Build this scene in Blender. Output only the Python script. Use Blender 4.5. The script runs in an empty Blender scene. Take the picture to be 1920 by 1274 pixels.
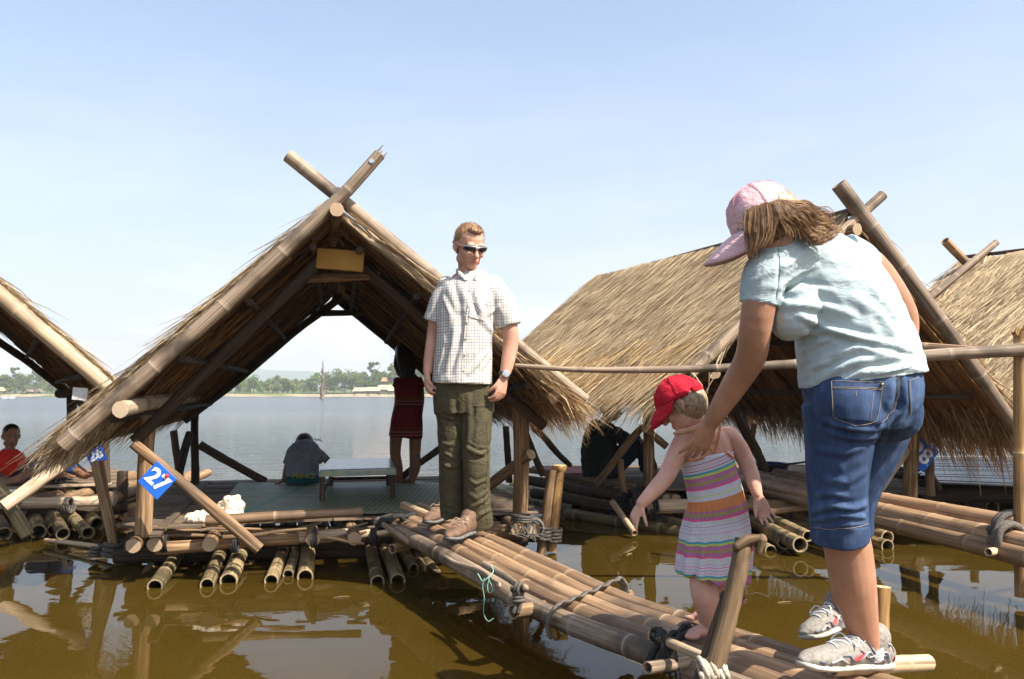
import bpy, bmesh, math, random
import numpy as np
from mathutils import Vector, Matrix, noise, Quaternion
from mathutils.bvhtree import BVHTree
random.seed(7); np.random.seed(7)
SC = bpy.context.scene
R = math.radians
V = Vector
# ------------------------------------------------------------------ camera
F = 1600.0; H = 1.10; PITCH = math.atan(103/F)
cam_d = bpy.data.cameras.new('camera'); cam = bpy.data.objects.new('camera', cam_d)
SC.collection.objects.link(cam); SC.camera = cam
cam.location = (0, 0, H); cam.rotation_euler = (math.pi/2+PITCH, 0, 0)
cam_d.sensor_width = 36; cam_d.lens = 30; cam_d.clip_end = 8000; cam_d.clip_start = .05
CF = V((0, math.cos(PITCH), math.sin(PITCH))); CU = V((0, -math.sin(PITCH), math.cos(PITCH))); CR = V((1, 0, 0))
CAM = V((0, 0, H))
def ray(x, y): return CF + CR*((x-960)/F) + CU*((637-y)/F)
def P(x, y, D):                    # the point seen there at depth D (metres along +Y)
    d = ray(x, y); return CAM + d*(D/d.y)
def G(x, y, z):                    # the point seen there on the level z
    d = ray(x, y); return CAM + d*((z-H)/d.z)
# ------------------------------------------------------------------ objects
ORG = {}
def _link(o): SC.collection.objects.link(o)
def tag(o, label=None, cat=None, group=None, kind=None):
    for k, v in (('label', label), ('category', cat), ('group', group), ('kind', kind)):
        if v: o[k] = v
    return o
def thing(name, label, cat, loc, group=None):
    o = bpy.data.objects.new(name, None); _link(o); o.location = loc; o.empty_display_size = .1
    ORG[o.name] = V(loc); return tag(o, label, cat, group)
def obj(name, co, faces, mat, parent=None, smooth=True, uv=None, attrs=None, loc=None, mats=None, mi=None):
    base = ORG[parent.name] if parent else V(loc or (0, 0, 0))
    co = np.asarray(co, dtype=np.float64).reshape(-1, 3) - np.array(base)
    me = bpy.data.meshes.new(name)
    if isinstance(faces, np.ndarray) and faces.ndim == 2:
        nf, k = faces.shape; me.vertices.add(len(co)); me.vertices.foreach_set('co', co.ravel())
        me.loops.add(nf*k); me.loops.foreach_set('vertex_index', faces.ravel().astype(np.int32))
        me.polygons.add(nf); me.polygons.foreach_set('loop_start', np.arange(0, nf*k, k, dtype=np.int32))
        me.update(calc_edges=True)
    else:
        me.from_pydata(co.tolist(), [], faces)
    if smooth: me.polygons.foreach_set('use_smooth', [True]*len(me.polygons))
    if uv is not None:
        l = me.uv_layers.new(name='uv'); l.data.foreach_set('uv', np.asarray(uv, dtype=np.float32).ravel())
    for k, a in (attrs or {}).items():
        at = me.attributes.new(k, 'FLOAT', 'POINT'); at.data.foreach_set('value', np.asarray(a, dtype=np.float32))
    for m in (mats or [mat]): me.materials.append(m)
    if mi is not None: me.polygons.foreach_set('material_index', mi)
    me.validate(); o = bpy.data.objects.new(name, me); _link(o)
    if parent: o.parent = parent
    else: o.location = base
    ORG[o.name] = base
    return o
def perp(t):
    a = V((0, 0, 1)) if abs(t.z) < .9 else V((1, 0, 0))
    return t.cross(a).normalized()
class MB:                          # collects primitives for ONE mesh
    def __init__(s): s.v = []; s.f = []; s.uv = []; s.rnd = []; s.node = []; s.sm = []
    def quadgrid(s, rings, closed, rnd, us, vs, nodes=None):
        b = len(s.v); n = len(rings[0])
        for k, r in enumerate(rings):
            s.v += [tuple(p) for p in r]; s.rnd += [rnd]*n; s.node += [nodes[k] if nodes else 0]*n
        m = n if closed else n-1
        for i in range(len(rings)-1):
            for j in range(m):
                j2 = (j+1) % n; s.f.append((b+i*n+j, b+i*n+j2, b+(i+1)*n+j2, b+(i+1)*n+j))
                s.uv += [(us[j], vs[i]), (us[j+1], vs[i]), (us[j+1], vs[i+1]), (us[j], vs[i+1])]
        return b
    def tube(s, pts, rad, seg=10, cap='flat', nodes=None, rnd=None, flat=1.0, wide=None, rough=0):
        pts = [V(p) for p in pts]; n = len(pts)
        if not hasattr(rad, '__len__'): rad = [rad]*n
        rnd = random.random() if rnd is None else rnd
        t0 = (pts[1]-pts[0]).normalized()
        u = (V(wide)-t0*V(wide).dot(t0)).normalized() if wide else perp(t0)
        L = 0; rings = []; vs = []; off = random.random()*5
        for i in range(n):
            t = (pts[min(i+1, n-1)]-pts[max(i-1, 0)]).normalized()
            u = (u-t*u.dot(t)).normalized(); w = t.cross(u)
            if i: L += (pts[i]-pts[i-1]).length
            ring = []
            for j in range(seg):
                a = 2*math.pi*j/seg; r = rad[i]
                if rough: r *= 1+rough*noise.noise(V((math.cos(a)*1.3+off, math.sin(a)*1.3, L*5)))
                ring.append(pts[i]+u*(math.cos(a)*r)+w*(math.sin(a)*r*flat))
            rings.append(ring); vs.append(L+off)
        c = 2*math.pi*sum(rad)/n; us = [c*j/seg for j in range(seg+1)]
        s.quadgrid(rings, True, rnd, us, vs, nodes)
        for e, d in ((0, -1), (n-1, 1)):
            t = (pts[min(e+1, n-1)]-pts[max(e-1, 0)]).normalized()*d; ring = rings[e] if d > 0 else rings[e][::-1]; c0 = pts[e]; r = rad[e]
            if r < 1e-4 or cap is None: continue
            if cap == 'hollow':
                rr = [ring]+[[c0+(p-c0)*k+t*z for p in ring] for k, z in ((.98, .002), (.8, .001), (.78, -.012), (.74, -r*3))]
                s.quadgrid(rr, True, rnd, us, [off, off+.01, off+.02, off+.03, off+.1], [0, .6, .6, 0, -1])
                s.capfan(rr[-1], c0-t*r*3, rnd, -1)
            elif cap == 'round':
                rr = [ring]+[[c0+(p-c0)*math.cos(a)+t*r*flat*math.sin(a) for p in ring] for a in (.5, .95, 1.3)]
                s.quadgrid(rr, True, rnd, us, [off, off+.01, off+.02, off+.03]); s.capfan(rr[-1], c0+t*r*flat, rnd, 0)
            else: s.capfan(ring, c0+t*r*.04, rnd, 1)
        return rings
    def capfan(s, ring, c, rnd, node):
        b = len(s.v); n = len(ring); s.v += [tuple(p) for p in ring]+[tuple(c)]; s.rnd += [rnd]*(n+1); s.node += [node]*(n+1)
        for j in range(n):
            s.f.append((b+j, b+(j+1) % n, b+n)); a = 6.283*j/n; a2 = 6.283*(j+1)/n; r = (V(ring[0])-V(c)).length
            s.uv += [(math.cos(a)*r, math.sin(a)*r), (math.cos(a2)*r, math.sin(a2)*r), (0, 0)]
    def box(s, c, ax, ay, az, rnd=None, bev=0.0):     # half axes
        rnd = random.random() if rnd is None else rnd
        c = V(c); ax = V(ax); ay = V(ay); az = V(az)
        la, lb, lc = ax.length, ay.length, az.length
        e = bev or min(la, lb, lc)*.12
        bm = bmesh.new(); bmesh.ops.create_cube(bm, size=2)
        M = Matrix((ax, ay, az)).transposed()
        for v in bm.verts: v.co = M @ v.co
        bmesh.ops.bevel(bm, geom=bm.edges[:], offset=e, segments=1, affect='EDGES')
        bm.normal_update(); b = len(s.v)
        for v in bm.verts: s.v.append(tuple(v.co+c)); s.rnd.append(rnd); s.node.append(0)
        long = max((la, ax), (lb, ay), (lc, az), key=lambda q: q[0])[1].normalized(); o = random.random()*4
        for f in bm.faces:
            s.f.append(tuple(b+v.index for v in f.verts)); n = f.normal
            t = (long-n*long.dot(n))
            t = t.normalized() if t.length > .1 else perp(n); w = n.cross(t)
            for v in f.verts: s.uv.append((v.co.dot(w)+o, v.co.dot(t)+o))
        bm.free()
    def quad(s, a, b, c, d, rnd=None):
        k = len(s.v); s.v += [tuple(a), tuple(b), tuple(c), tuple(d)]; r = random.random() if rnd is None else rnd
        s.rnd += [r]*4; s.node += [0]*4; s.f.append((k, k+1, k+2, k+3))
        l1 = (V(b)-V(a)).length; l2 = (V(d)-V(a)).length; s.uv += [(0, 0), (l1, 0), (l1, l2), (0, l2)]
    def raw(s, vs, fs, rnd=None):
        b = len(s.v); r = random.random() if rnd is None else rnd
        s.v += [tuple(p) for p in vs]; s.rnd += [r]*len(vs); s.node += [0]*len(vs)
        for f in fs: s.f.append(tuple(b+i for i in f)); s.uv += [(vs[i][0], vs[i][2]) for i in f]
    def build(s, name, mat, parent=None, smooth=True, **k):
        return obj(name, s.v, s.f, mat, parent, smooth, uv=s.uv, attrs={'rnd': s.rnd, 'node': s.node}, **k)
def curve_pts(pts, n):             # catmull-rom through points
    pts = [V(p) for p in pts]; q = [pts[0]*2-pts[1]]+pts+[pts[-1]*2-pts[-2]]; out = []; m = len(pts)-1
    for k in range(n+1):
        t = k/n*m; i = min(int(t), m-1); t -= i; a, b, c, d = q[i:i+4]
        out.append(.5*((2*b)+(c-a)*t+(2*a-5*b+4*c-d)*t*t+(3*b-a-3*c+d)*t**3))
    return out
def bamboo(mb, p0=None, p1=None, r0=.04, r1=None, sp=.3, bend=0, hollow=True, path=None, seg=12, rnd=None):
    r1 = r1 or r0*.9
    if path is None:
        p0 = V(p0); p1 = V(p1); b = perp((p1-p0).normalized())*bend+V((random.uniform(-1, 1), random.uniform(-1, 1), random.uniform(-1, 1)))*(p1-p0).length*.004
        path = curve_pts([p0, (p0+p1)/2+b, p1], 24)
    cum = [0]
    for i in range(1, len(path)): cum.append(cum[-1]+(path[i]-path[i-1]).length)
    L = cum[-1]
    def at(d):
        d = max(0, min(L, d)); i = 0
        while i < len(cum)-2 and cum[i+1] < d: i += 1
        return path[i].lerp(path[i+1], (d-cum[i])/max(1e-6, cum[i+1]-cum[i]))
    st = [(0, 1, 0)]; d = random.uniform(.15, .9)*sp
    while d < L-.03:
        st += [(d-.03, 1, 0), (d-.008, 1.01, .2), (d-.004, 1.035, .8), (d+.002, 1.035, 1), (d+.006, 1.01, .3), (d+.03, 1., 0)]
        g = sp*random.uniform(.8, 1.2)
        if g > .2: st += [(d+g*.5, .985, 0)]
        d += g
    st = sorted([q for q in st if q[0] < L-.001]+[(L, 1, 0)])
    pts = [at(q[0]) for q in st]; rad = [(r0+(r1-r0)*q[0]/L)*q[1] for q in st]
    mb.tube(pts, rad, seg, 'hollow' if hollow else 'flat', [q[2] for q in st], rnd, rough=.05)
def log(mb, p0, p1, r0, r1=None, bend=.01, seg=12, rnd=None, knot=True, n=12):
    r1 = r1 or r0*.9; p0 = V(p0); p1 = V(p1); L = (p1-p0).length
    b = V([random.uniform(-1, 1) for _ in range(3)])*bend*L; c = V([random.uniform(-1, 1) for _ in range(3)])*bend*L
    path = curve_pts([p0, p0.lerp(p1, .33)+b, p0.lerp(p1, .67)+c, p1], n); rad = []
    o = random.random()*9
    for k in range(n+1):
        rad.append((r0+(r1-r0)*k/n)*(1+(.07*noise.noise(V((o, k*.9, 0))) if knot else 0)))
    mb.tube(path, rad, seg, 'flat', None, rnd, rough=.14)
def coil(mb, c, axis, ra, rb=None, turns=3, rr=.006, width=None, wide=None, seg=6):   # rope wound round something
    c = V(c); t = V(axis).normalized(); rb = rb or ra; u = V(wide) if wide else perp(t); u = (u-t*u.dot(t)).normalized(); w = t.cross(u)
    width = width or rr*2*turns; n = int(turns*14); pts = []
    for i in range(n+1):
        a = 2*math.pi*turns*i/n; j = 1+random.uniform(-.03, .03)
        pts.append(c+t*(width*(i/n-.5))+u*(math.cos(a)*ra*j)+w*(math.sin(a)*rb*j))
    mb.tube(pts, rr, seg, 'round')
# ------------------------------------------------------------------ materials
class NT:
    def __init__(s, name):
        s.m = bpy.data.materials.new(name); s.m.use_nodes = True; s.t = s.m.node_tree; s.t.nodes.clear()
        s.out = s.n('OutputMaterial')
    def n(s, ty, **k):
        nd = s.t.nodes.new('ShaderNode'+ty)
        for a, b in k.items(): setattr(nd, a, b)
        return nd
    def l(s, a, b): s.t.links.new(a, b)
    def val(s, nd, **k):
        for a, b in k.items():
            i = nd.inputs[a.replace('_', ' ')]
            if hasattr(b, 'is_output') or isinstance(b, bpy.types.NodeSocket): s.l(b, i)
            else: i.default_value = b
        return nd
    def attr(s, nm): return s.n('Attribute', attribute_name=nm).outputs['Fac']
    def math(s, op, a, b=0.0, c=None):
        nd = s.n('Math', operation=op)
        for i, x in enumerate((a, b, c)):
            if x is None: continue
            if isinstance(x, bpy.types.NodeSocket): s.l(x, nd.inputs[i])
            else: nd.inputs[i].default_value = x
        return nd.outputs[0]
    def mix(s, f, a, b, mode='MIX'):
        nd = s.n('MixRGB', blend_type=mode)
        for i, x in enumerate((f, a, b)):
            if isinstance(x, bpy.types.NodeSocket): s.l(x, nd.inputs[i])
            else: nd.inputs[i].default_value = x if i == 0 else (tuple(x)+(1,) if len(x) == 3 else x)
        return nd.outputs[0]
    def noise(s, vec, scale=5, detail=4, rough=.55, dist=0):
        nd = s.n('TexNoise'); nd.inputs['Scale'].default_value = scale; nd.inputs['Detail'].default_value = detail
        nd.inputs['Roughness'].default_value = rough; nd.inputs['Distortion'].default_value = dist
        if vec is not None: s.l(vec, nd.inputs['Vector'])
        return nd.outputs['Fac']
    def coords(s, which='Object', scale=(1, 1, 1)):
        if which == 'World': c = s.n('NewGeometry').outputs['Position']
        else: c = s.n('TexCoord').outputs[which]
        mp = s.n('Mapping'); s.l(c, mp.inputs[0]); mp.inputs['Scale'].default_value = scale; return mp.outputs[0]
    def ramp(s, f, stops, interp='LINEAR'):
        nd = s.n('ValToRGB'); cr = nd.color_ramp; cr.interpolation = interp
        while len(cr.elements) > 1: cr.elements.remove(cr.elements[-1])
        for i, (p, c) in enumerate(stops):
            e = cr.elements[0] if i == 0 else cr.elements.new(p)
            e.position = p; e.color = (tuple(c)+(1,)) if len(c) == 3 else c
        s.l(f, nd.inputs[0]); return nd.outputs[0]
    def bsdf(s, col, rough=.7, spec=.3, bump=None, bd=.01, sss=0, trans=None):
        b = s.n('BsdfPrincipled')
        if isinstance(col, bpy.types.NodeSocket): s.l(col, b.inputs['Base Color'])
        else: b.inputs['Base Color'].default_value = tuple(col)+(1,)
        if isinstance(rough, bpy.types.NodeSocket): s.l(rough, b.inputs['Roughness'])
        else: b.inputs['Roughness'].default_value = rough
        b.inputs['Specular IOR Level'].default_value = spec
        if bump is not None:
            bp = s.n('Bump'); bp.inputs['Distance'].default_value = bd; bp.inputs['Strength'].default_value = 1; s.l(bump, bp.inputs['Height']); s.l(bp.outputs[0], b.inputs['Normal'])
        if sss:
            b.inputs['Subsurface Weight'].default_value = sss; b.inputs['Subsurface Radius'].default_value = (.02, .008, .004); b.inputs['Subsurface Scale'].default_value = .5
        o = b.outputs[0]
        if trans:
            tr = s.n('BsdfTranslucent'); mx = s.n('MixShader'); mx.inputs[0].default_value = trans
            if isinstance(col, bpy.types.NodeSocket): s.l(col, tr.inputs[0])
            else: tr.inputs[0].default_value = tuple(col)+(1,)
            s.l(o, mx.inputs[1]); s.l(tr.outputs[0], mx.inputs[2]); o = mx.outputs[0]
        s.l(o, s.out.inputs[0]); s.b = b; return s.m
def stuff_mat(name, c1, c2, sc=(5, 5, 5), coord='Object', rough=.75, spec=.25, bd=.004, rnd=0, node=None, c3=None, trans=0, blotch=3, det=5, sss=0, c3t=(.52, .68)):
    t = NT(name); v = t.coords(coord, sc); f = t.noise(v, 1, det)
    col = t.ramp(f, [(.33, c1), (.67, c2)])
    if coord == 'UV':
        ck = t.ramp(t.noise(t.coords('UV', (sc[0]*.6, .7, 1)), 1, 3, .5, .3), [(.6, (0, 0, 0)), (.66, (.75, .75, .75))]); col = t.mix(ck, col, tuple(x*.35 for x in c1))
    if c3 is not None:
        g = t.noise(t.coords('World' if coord == 'UV' else coord), blotch, 3)
        col = t.mix(t.ramp(g, [(c3t[0], (0, 0, 0)), (c3t[1], (1, 1, 1))]), col, c3)
    if rnd:
        a = t.math('MULTIPLY_ADD', t.attr('rnd'), 2*rnd, 1-rnd); cb = t.n('CombineXYZ')
        for i in range(3): t.l(a, cb.inputs[i])
        col = t.mix(1.0, col, cb.outputs[0], 'MULTIPLY')
    if node is not None:
        na = t.attr('node'); col = t.mix(t.math('MAXIMUM', na, 0.0), col, node)
        col = t.mix(t.math('MULTIPLY', t.math('MINIMUM', na, 0.0), -.7), col, (.02, .012, .006))  # negative node values paint shade inside hollow pole ends
    return t.bsdf(col, rough, spec, f if bd else None, bd, sss, trans)
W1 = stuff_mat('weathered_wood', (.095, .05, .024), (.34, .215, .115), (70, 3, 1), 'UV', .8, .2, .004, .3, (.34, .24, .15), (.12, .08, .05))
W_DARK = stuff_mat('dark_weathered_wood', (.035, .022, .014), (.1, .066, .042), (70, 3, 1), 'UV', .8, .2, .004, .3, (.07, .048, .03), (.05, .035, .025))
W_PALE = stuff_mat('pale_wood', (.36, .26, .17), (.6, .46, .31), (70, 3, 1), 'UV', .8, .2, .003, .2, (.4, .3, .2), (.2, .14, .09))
BAM = stuff_mat('bamboo', (.17, .098, .052), (.36, .225, .125), (90, 1.6, 1), 'UV', .5, .35, .0015, .35, (.38, .25, .145), (.12, .078, .048), blotch=3.2)
BAM_GREY = stuff_mat('grey_bamboo', (.14, .095, .06), (.38, .28, .19), (90, 1.6, 1), 'UV', .65, .3, .002, .25, (.3, .23, .165), (.08, .056, .038), blotch=3.5)
BAM_STRAW = stuff_mat('straw_bamboo', (.36, .25, .14), (.56, .42, .26), (90, 1.6, 1), 'UV', .55, .35, .0015, .18, (.45, .3, .17), (.3, .2, .12), blotch=2)  # paler, straw-coloured bamboo
BAM_WET = stuff_mat('float_bamboo', (.12, .085, .038), (.34, .25, .13), (60, 3, 1), 'UV', .6, .3, .003, .25, (.38, .28, .16), (.09, .07, .035), blotch=7, c3t=(.5, .6))
DECKM = stuff_mat('deck_slat', (.08, .055, .036), (.22, .16, .105), (60, 2, 1), 'UV', .8, .2, .003, .35, None, (.1, .07, .05))
ROPE = stuff_mat('black_rope', (.01, .01, .011), (.035, .033, .032), (200, 200, 200), 'Object', .8, .3, .003, .2)
RUBBER = stuff_mat('grey_rubber_strap', (.06, .05, .042), (.15, .125, .1), (120, 120, 120), 'Object', .8, .3, .002, .2)
TWINE = stuff_mat('pale_twine', (.35, .29, .2), (.6, .52, .4), (200, 200, 200), 'Object', .9, .1, .002, .2)
GREEN_STR = stuff_mat('green_string', (.15, .33, .24), (.28, .5, .38), (90, 90, 90), 'Object', .6, .3, 0)
def thatch_mat(name, a, b, c, tr=.22):
    t = NT(name); f = t.noise(t.coords('UV', (95, 3.2, 1)), 1, 5, .6); g = t.noise(t.coords('World', (1, 1, 1)), 1.7, 3)
    r = t.math('ADD', t.math('MULTIPLY', f, .55), t.math('MULTIPLY', t.attr('rnd'), .5))
    r = t.math('ADD', r, t.math('MULTIPLY', t.math('SUBTRACT', g, .5), .28))
    col = t.ramp(r, [(.2, a), (.52, b), (.85, c)])
    return t.bsdf(col, .75, .25, f, .012, 0, tr)
TH = thatch_mat('grey_straw_thatch', (.2, .13, .075), (.47, .345, .205), (.78, .63, .4))
TH_NEW = thatch_mat('golden_straw_thatch', (.3, .18, .08), (.62, .42, .2), (.8, .6, .33), .3)
TH_DRK = thatch_mat('brown_straw_thatch', (.12, .065, .03), (.34, .2, .1), (.62, .41, .2), .3)
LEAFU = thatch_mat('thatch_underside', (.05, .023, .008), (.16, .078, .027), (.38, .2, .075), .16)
def skin_mat(name, c, dk, sss=.12):
    t = NT(name); f = t.noise(t.coords('Object'), 11, 8, .65); g = t.noise(t.coords('Object'), 260, 3); fr_ = t.noise(t.coords('Object'), 170, 2)
    col = t.ramp(f, [(.3, tuple(x*.86 for x in dk)), (.5, dk), (.7, tuple(x*1.06 for x in c))]); col = t.mix(t.ramp(fr_, [(.6, (0, 0, 0)), (.72, (.35, .35, .35))]), col, (dk[0]*.6, dk[1]*.45, dk[2]*.4))
    col = t.mix(t.attr('lip'), col, (c[0]*.75, c[1]*.42, c[2]*.42))
    return t.bsdf(col, .5, .35, g, .0006, sss)
SK_MAN = skin_mat('fair_sunburnt_skin', (.56, .32, .225), (.5, .25, .165))
SK_WOM = skin_mat('tanned_skin', (.43, .23, .145), (.37, .185, .11))
SK_GIRL = skin_mat('fair_child_skin', (.62, .37, .28), (.56, .3, .215))
SK_BR = skin_mat('brown_skin', (.27, .14, .08), (.21, .1, .055), 0)
def cloth(name, c1, c2, sc=40, rough=.85, weave=700, bd=.0006, c3=None, wk_=1):
    t = NT(name); f = t.noise(t.coords('Object'), sc, 4); w = t.noise(t.coords('Object'), weave, 2); col = t.ramp(f, [(.3, c1), (.7, c2)])
    if c3: col = t.mix(t.ramp(t.noise(t.coords('Object'), 4, 3), [(.42, (0, 0, 0)), (.68, (1, 1, 1))]), col, c3)
    wr = t.noise(t.coords('Object', (1, 1, 2.2)), 16, 3, .5, 1.2); wr = t.math('ABSOLUTE', t.math('SUBTRACT', wr, .5)); wr2 = t.noise(t.coords('Object', (1.6, 1, 1)), 38, 3, .5, .8); return t.bsdf(col, rough, .15, t.math('ADD', t.math('MULTIPLY', w, bd), t.math('ADD', t.math('MULTIPLY', wr, -.016*wk_), t.math('MULTIPLY', wr2, .003*wk_))), 1)
def plain(name, c, rough=.6, spec=.4, metal=0):
    t = NT(name); f = t.noise(t.coords('Object'), 30, 3); col = t.ramp(f, [(.3, tuple(x*.82 for x in c)), (.7, c)])
    m = t.bsdf(col, rough, spec); t.b.inputs['Metallic'].default_value = metal; return m
# ------------------------------------------------------------------ organic bodies
class Org:
    def __init__(s): s.v = []; s.f = []; s.ax = []
    def _add(s, vs, fs): b = len(s.v); s.v += [tuple(p) for p in vs]; s.f += [tuple(b+i for i in f) for f in fs]
    def loft(s, pts, ra, rb=None, wide=(1, 0, 0), cap='round', seg=20, sub=3):
        pts = [V(p) for p in pts]; n = len(pts)
        if not hasattr(ra, '__len__'): ra = [ra]*n
        rb = ra if rb is None else rb
        if not hasattr(rb, '__len__'): rb = [rb]*n
        N = (n-1)*sub; c = curve_pts(pts, N)
        A = [max(1e-3, q.x) for q in curve_pts([V((a, b, 0)) for a, b in zip(ra, rb)], N)]; B = [max(1e-3, q.y) for q in curve_pts([V((a, b, 0)) for a, b in zip(ra, rb)], N)]
        rings = []; fr = []
        for i in range(N+1):
            t = (c[min(i+1, N)]-c[max(i-1, 0)]).normalized(); u = V(wide); u = (u-t*u.dot(t))
            u = u.normalized() if u.length > .05 else perp(t); w = t.cross(u); fr.append((t, u, w))
            rings.append([c[i]+u*(math.cos(a)*A[i])+w*(math.sin(a)*B[i]) for a in [2*math.pi*j/seg for j in range(seg)]])
        def caps(e, d):
            t = fr[e][0]*d; r = min(A[e], B[e]); out = []
            ks = ((.45,), (.9,), (1.25,)) if cap == 'round' else ()
            for (a,) in ks: out.append([c[e]+(p-c[e])*math.cos(a)+t*r*math.sin(a) for p in rings[e]])
            return out, c[e]+t*(r if cap == 'round' else 0)
        c0, p0 = caps(0, -1); c1, p1 = caps(N, 1); R_ = c0[::-1]+rings+c1; vs = [p for r in R_ for p in r]; fs = []
        for i in range(len(R_)-1):
            for j in range(seg): fs.append((i*seg+j, i*seg+(j+1) % seg, (i+1)*seg+(j+1) % seg, (i+1)*seg+j))
        k = len(vs); vs += [p0, p1]; m = (len(R_)-1)*seg
        for j in range(seg): fs.append((k, (j+1) % seg, j)); fs.append((k+1, m+j, m+(j+1) % seg))
        s._add(vs, fs); s.ax.append((c, fr, A, B)); return s
    def ell(s, c, a, b, d):
        c = V(c); vs = []; fs = []; nu, nv = 16, 10
        for i in range(nv+1):
            th = math.pi*i/nv
            for j in range(nu):
                ph = 2*math.pi*j/nu; vs.append(c+V(a)*(math.sin(th)*math.cos(ph))+V(b)*(math.sin(th)*math.sin(ph))+V(d)*math.cos(th))
        det = V(a).cross(V(b)).dot(V(d))
        for i in range(nv):
            for j in range(nu):
                q = (i*nu+j, (i+1)*nu+j, (i+1)*nu+(j+1) % nu, i*nu+(j+1) % nu); fs.append(q if det > 0 else q[::-1])
        s._add(vs, fs); return s
    def mesh(s, voxel=.005, smooth=2):
        me = bpy.data.meshes.new('tmp'); me.from_pydata(s.v, [], s.f); bm = bmesh.new(); bm.from_mesh(me)
        bmesh.ops.remove_doubles(bm, verts=bm.verts[:], dist=1e-5); bm.to_mesh(me); bm.free()
        o = bpy.data.objects.new('tmp', me); _link(o); md = o.modifiers.new('r', 'REMESH'); md.mode = 'VOXEL'; md.voxel_size = voxel
        dg = bpy.context.evaluated_depsgraph_get(); e = o.evaluated_get(dg).to_mesh()
        nv = len(e.vertices); co = np.empty(nv*3); e.vertices.foreach_get('co', co); co = co.reshape(-1, 3)
        nl = len(e.loops); li = np.empty(nl, dtype=np.int32); e.loops.foreach_get('vertex_index', li)
        F4 = li.reshape(-1, 4) if nl == 4*len(e.polygons) else None
        if F4 is None: F4 = np.array([list(p.vertices)[:4] if len(p.vertices) >= 4 else list(p.vertices)+[p.vertices[-1]] for p in e.polygons])
        bpy.data.objects.remove(o); bpy.data.meshes.remove(me)
        s.co = relax(co, F4, smooth); s.F = F4; return s
    def param(s):                  # metres round and along the nearest loft
        best = np.full(len(s.co), 1e9); pu = np.zeros(len(s.co)); pv = np.zeros(len(s.co)); pid = np.zeros(len(s.co))
        for k, (c, fr, A, B) in enumerate(s.ax):
            L = 0; mr = (sum(A)+sum(B))/2/len(A)
            for i in range(len(c)-1):
                a = np.array(c[i]); d = np.array(c[i+1])-a; l = np.linalg.norm(d)
                if l < 1e-6: continue
                q = s.co-a; t = np.clip(q@d/l/l, 0, 1); w = q-t[:, None]*d
                dist = np.linalg.norm(w, axis=1)/(A[i]*.5+B[i]*.5); m = dist < best
                x = w@np.array(fr[i][1]); y = w@np.array(fr[i][2])
                best[m] = dist[m]; pu[m] = (np.arctan2(y, x)*mr)[m]; pv[m] = (L+t*l)[m]; pid[m] = k; L += l
        s.pu, s.pv, s.pid = pu, pv, pid; return s
    def normals(s):
        a, b, c, d = [s.co[s.F[:, i]] for i in range(4)]; n = np.cross(c-a, d-b); N = np.zeros_like(s.co)
        for i in range(4): np.add.at(N, s.F[:, i], n)
        return N/np.maximum(1e-12, np.linalg.norm(N, axis=1))[:, None]
    def wrinkle(s, amp, scale=(8, 8, 8), seed=0, ridge=True):
        N = s.normals(); sc = np.array(scale); o = V((seed*7.3, seed*3.1, 0)); h = np.empty(len(s.co))
        for i, p in enumerate(s.co*sc):
            v = noise.noise(V(p)+o)+.5*noise.noise(V(p)*2.1+o); h[i] = (1-2*abs(v)) if ridge else v
        s.co = s.co+N*(h*amp)[:, None]; return s
    def bvh(s): return BVHTree.FromPolygons([tuple(p) for p in s.co], [tuple(int(i) for i in f) for f in s.F])
    def folds(s, lines, bv=None):  # (pixel polyline, width, height): cloth folds pressed along the surface
        bv = bv or s.bvh(); N = s.normals(); D = np.zeros(len(s.co))
        for pl, sg, am in lines:
            pts = [q for q in (hit(bv, x, y) for x, y in densify(pl, 10)) if q]
            if len(pts) < 2: continue
            pts = np.array([list(p) for p in pts]); dd = np.full(len(s.co), 1e9); tt = np.zeros(len(s.co))
            for i in range(len(pts)-1):
                a = pts[i]; d = pts[i+1]-a; l2 = d@d+1e-12; q = s.co-a; t = np.clip(q@d/l2, 0, 1)
                e = np.linalg.norm(q-t[:, None]*d, axis=1); m = e < dd; dd[m] = e[m]; tt[m] = ((i+t)/(len(pts)-1))[m]
            tp = np.clip(np.sin(np.pi*np.clip(tt*.9+.05, 0, 1)), .0, 1)**.5
            D += am*tp*(np.exp(-dd**2/2/sg**2)-.55*np.exp(-(dd-1.9*sg)**2/2/sg**2))
        s.co = s.co+N*D[:, None]; return s
    def out(s, name, mat, parent, attrs=None): return obj(name, s.co, s.F, mat, parent, attrs=attrs)
def relax(co, F4, it):
    if not it: return co
    E = np.unique(np.sort(np.concatenate([F4[:, [0, 1]], F4[:, [1, 2]], F4[:, [2, 3]], F4[:, [3, 0]]]), axis=1), axis=0); n = len(co)
    cnt = np.bincount(E.ravel(), minlength=n).astype(float)
    for _ in range(it):
        S = np.stack([np.bincount(E[:, 0], co[E[:, 1], k], n)+np.bincount(E[:, 1], co[E[:, 0], k], n) for k in range(3)], 1)
        co = co*.5+.5*S/np.maximum(cnt, 1)[:, None]
    return co
def densify(pl, step):
    out = [pl[0]]
    for a, b in zip(pl, pl[1:]):
        n = max(1, int(math.hypot(b[0]-a[0], b[1]-a[1])/step)); out += [(a[0]+(b[0]-a[0])*k/n, a[1]+(b[1]-a[1])*k/n) for k in range(1, n+1)]
    return out
def hit(bv, x, y, full=False):
    h = bv.ray_cast(CAM, ray(x, y).normalized())
    if h[0] is None: return None
    return (h[0], h[1]) if full else h[0]
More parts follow.
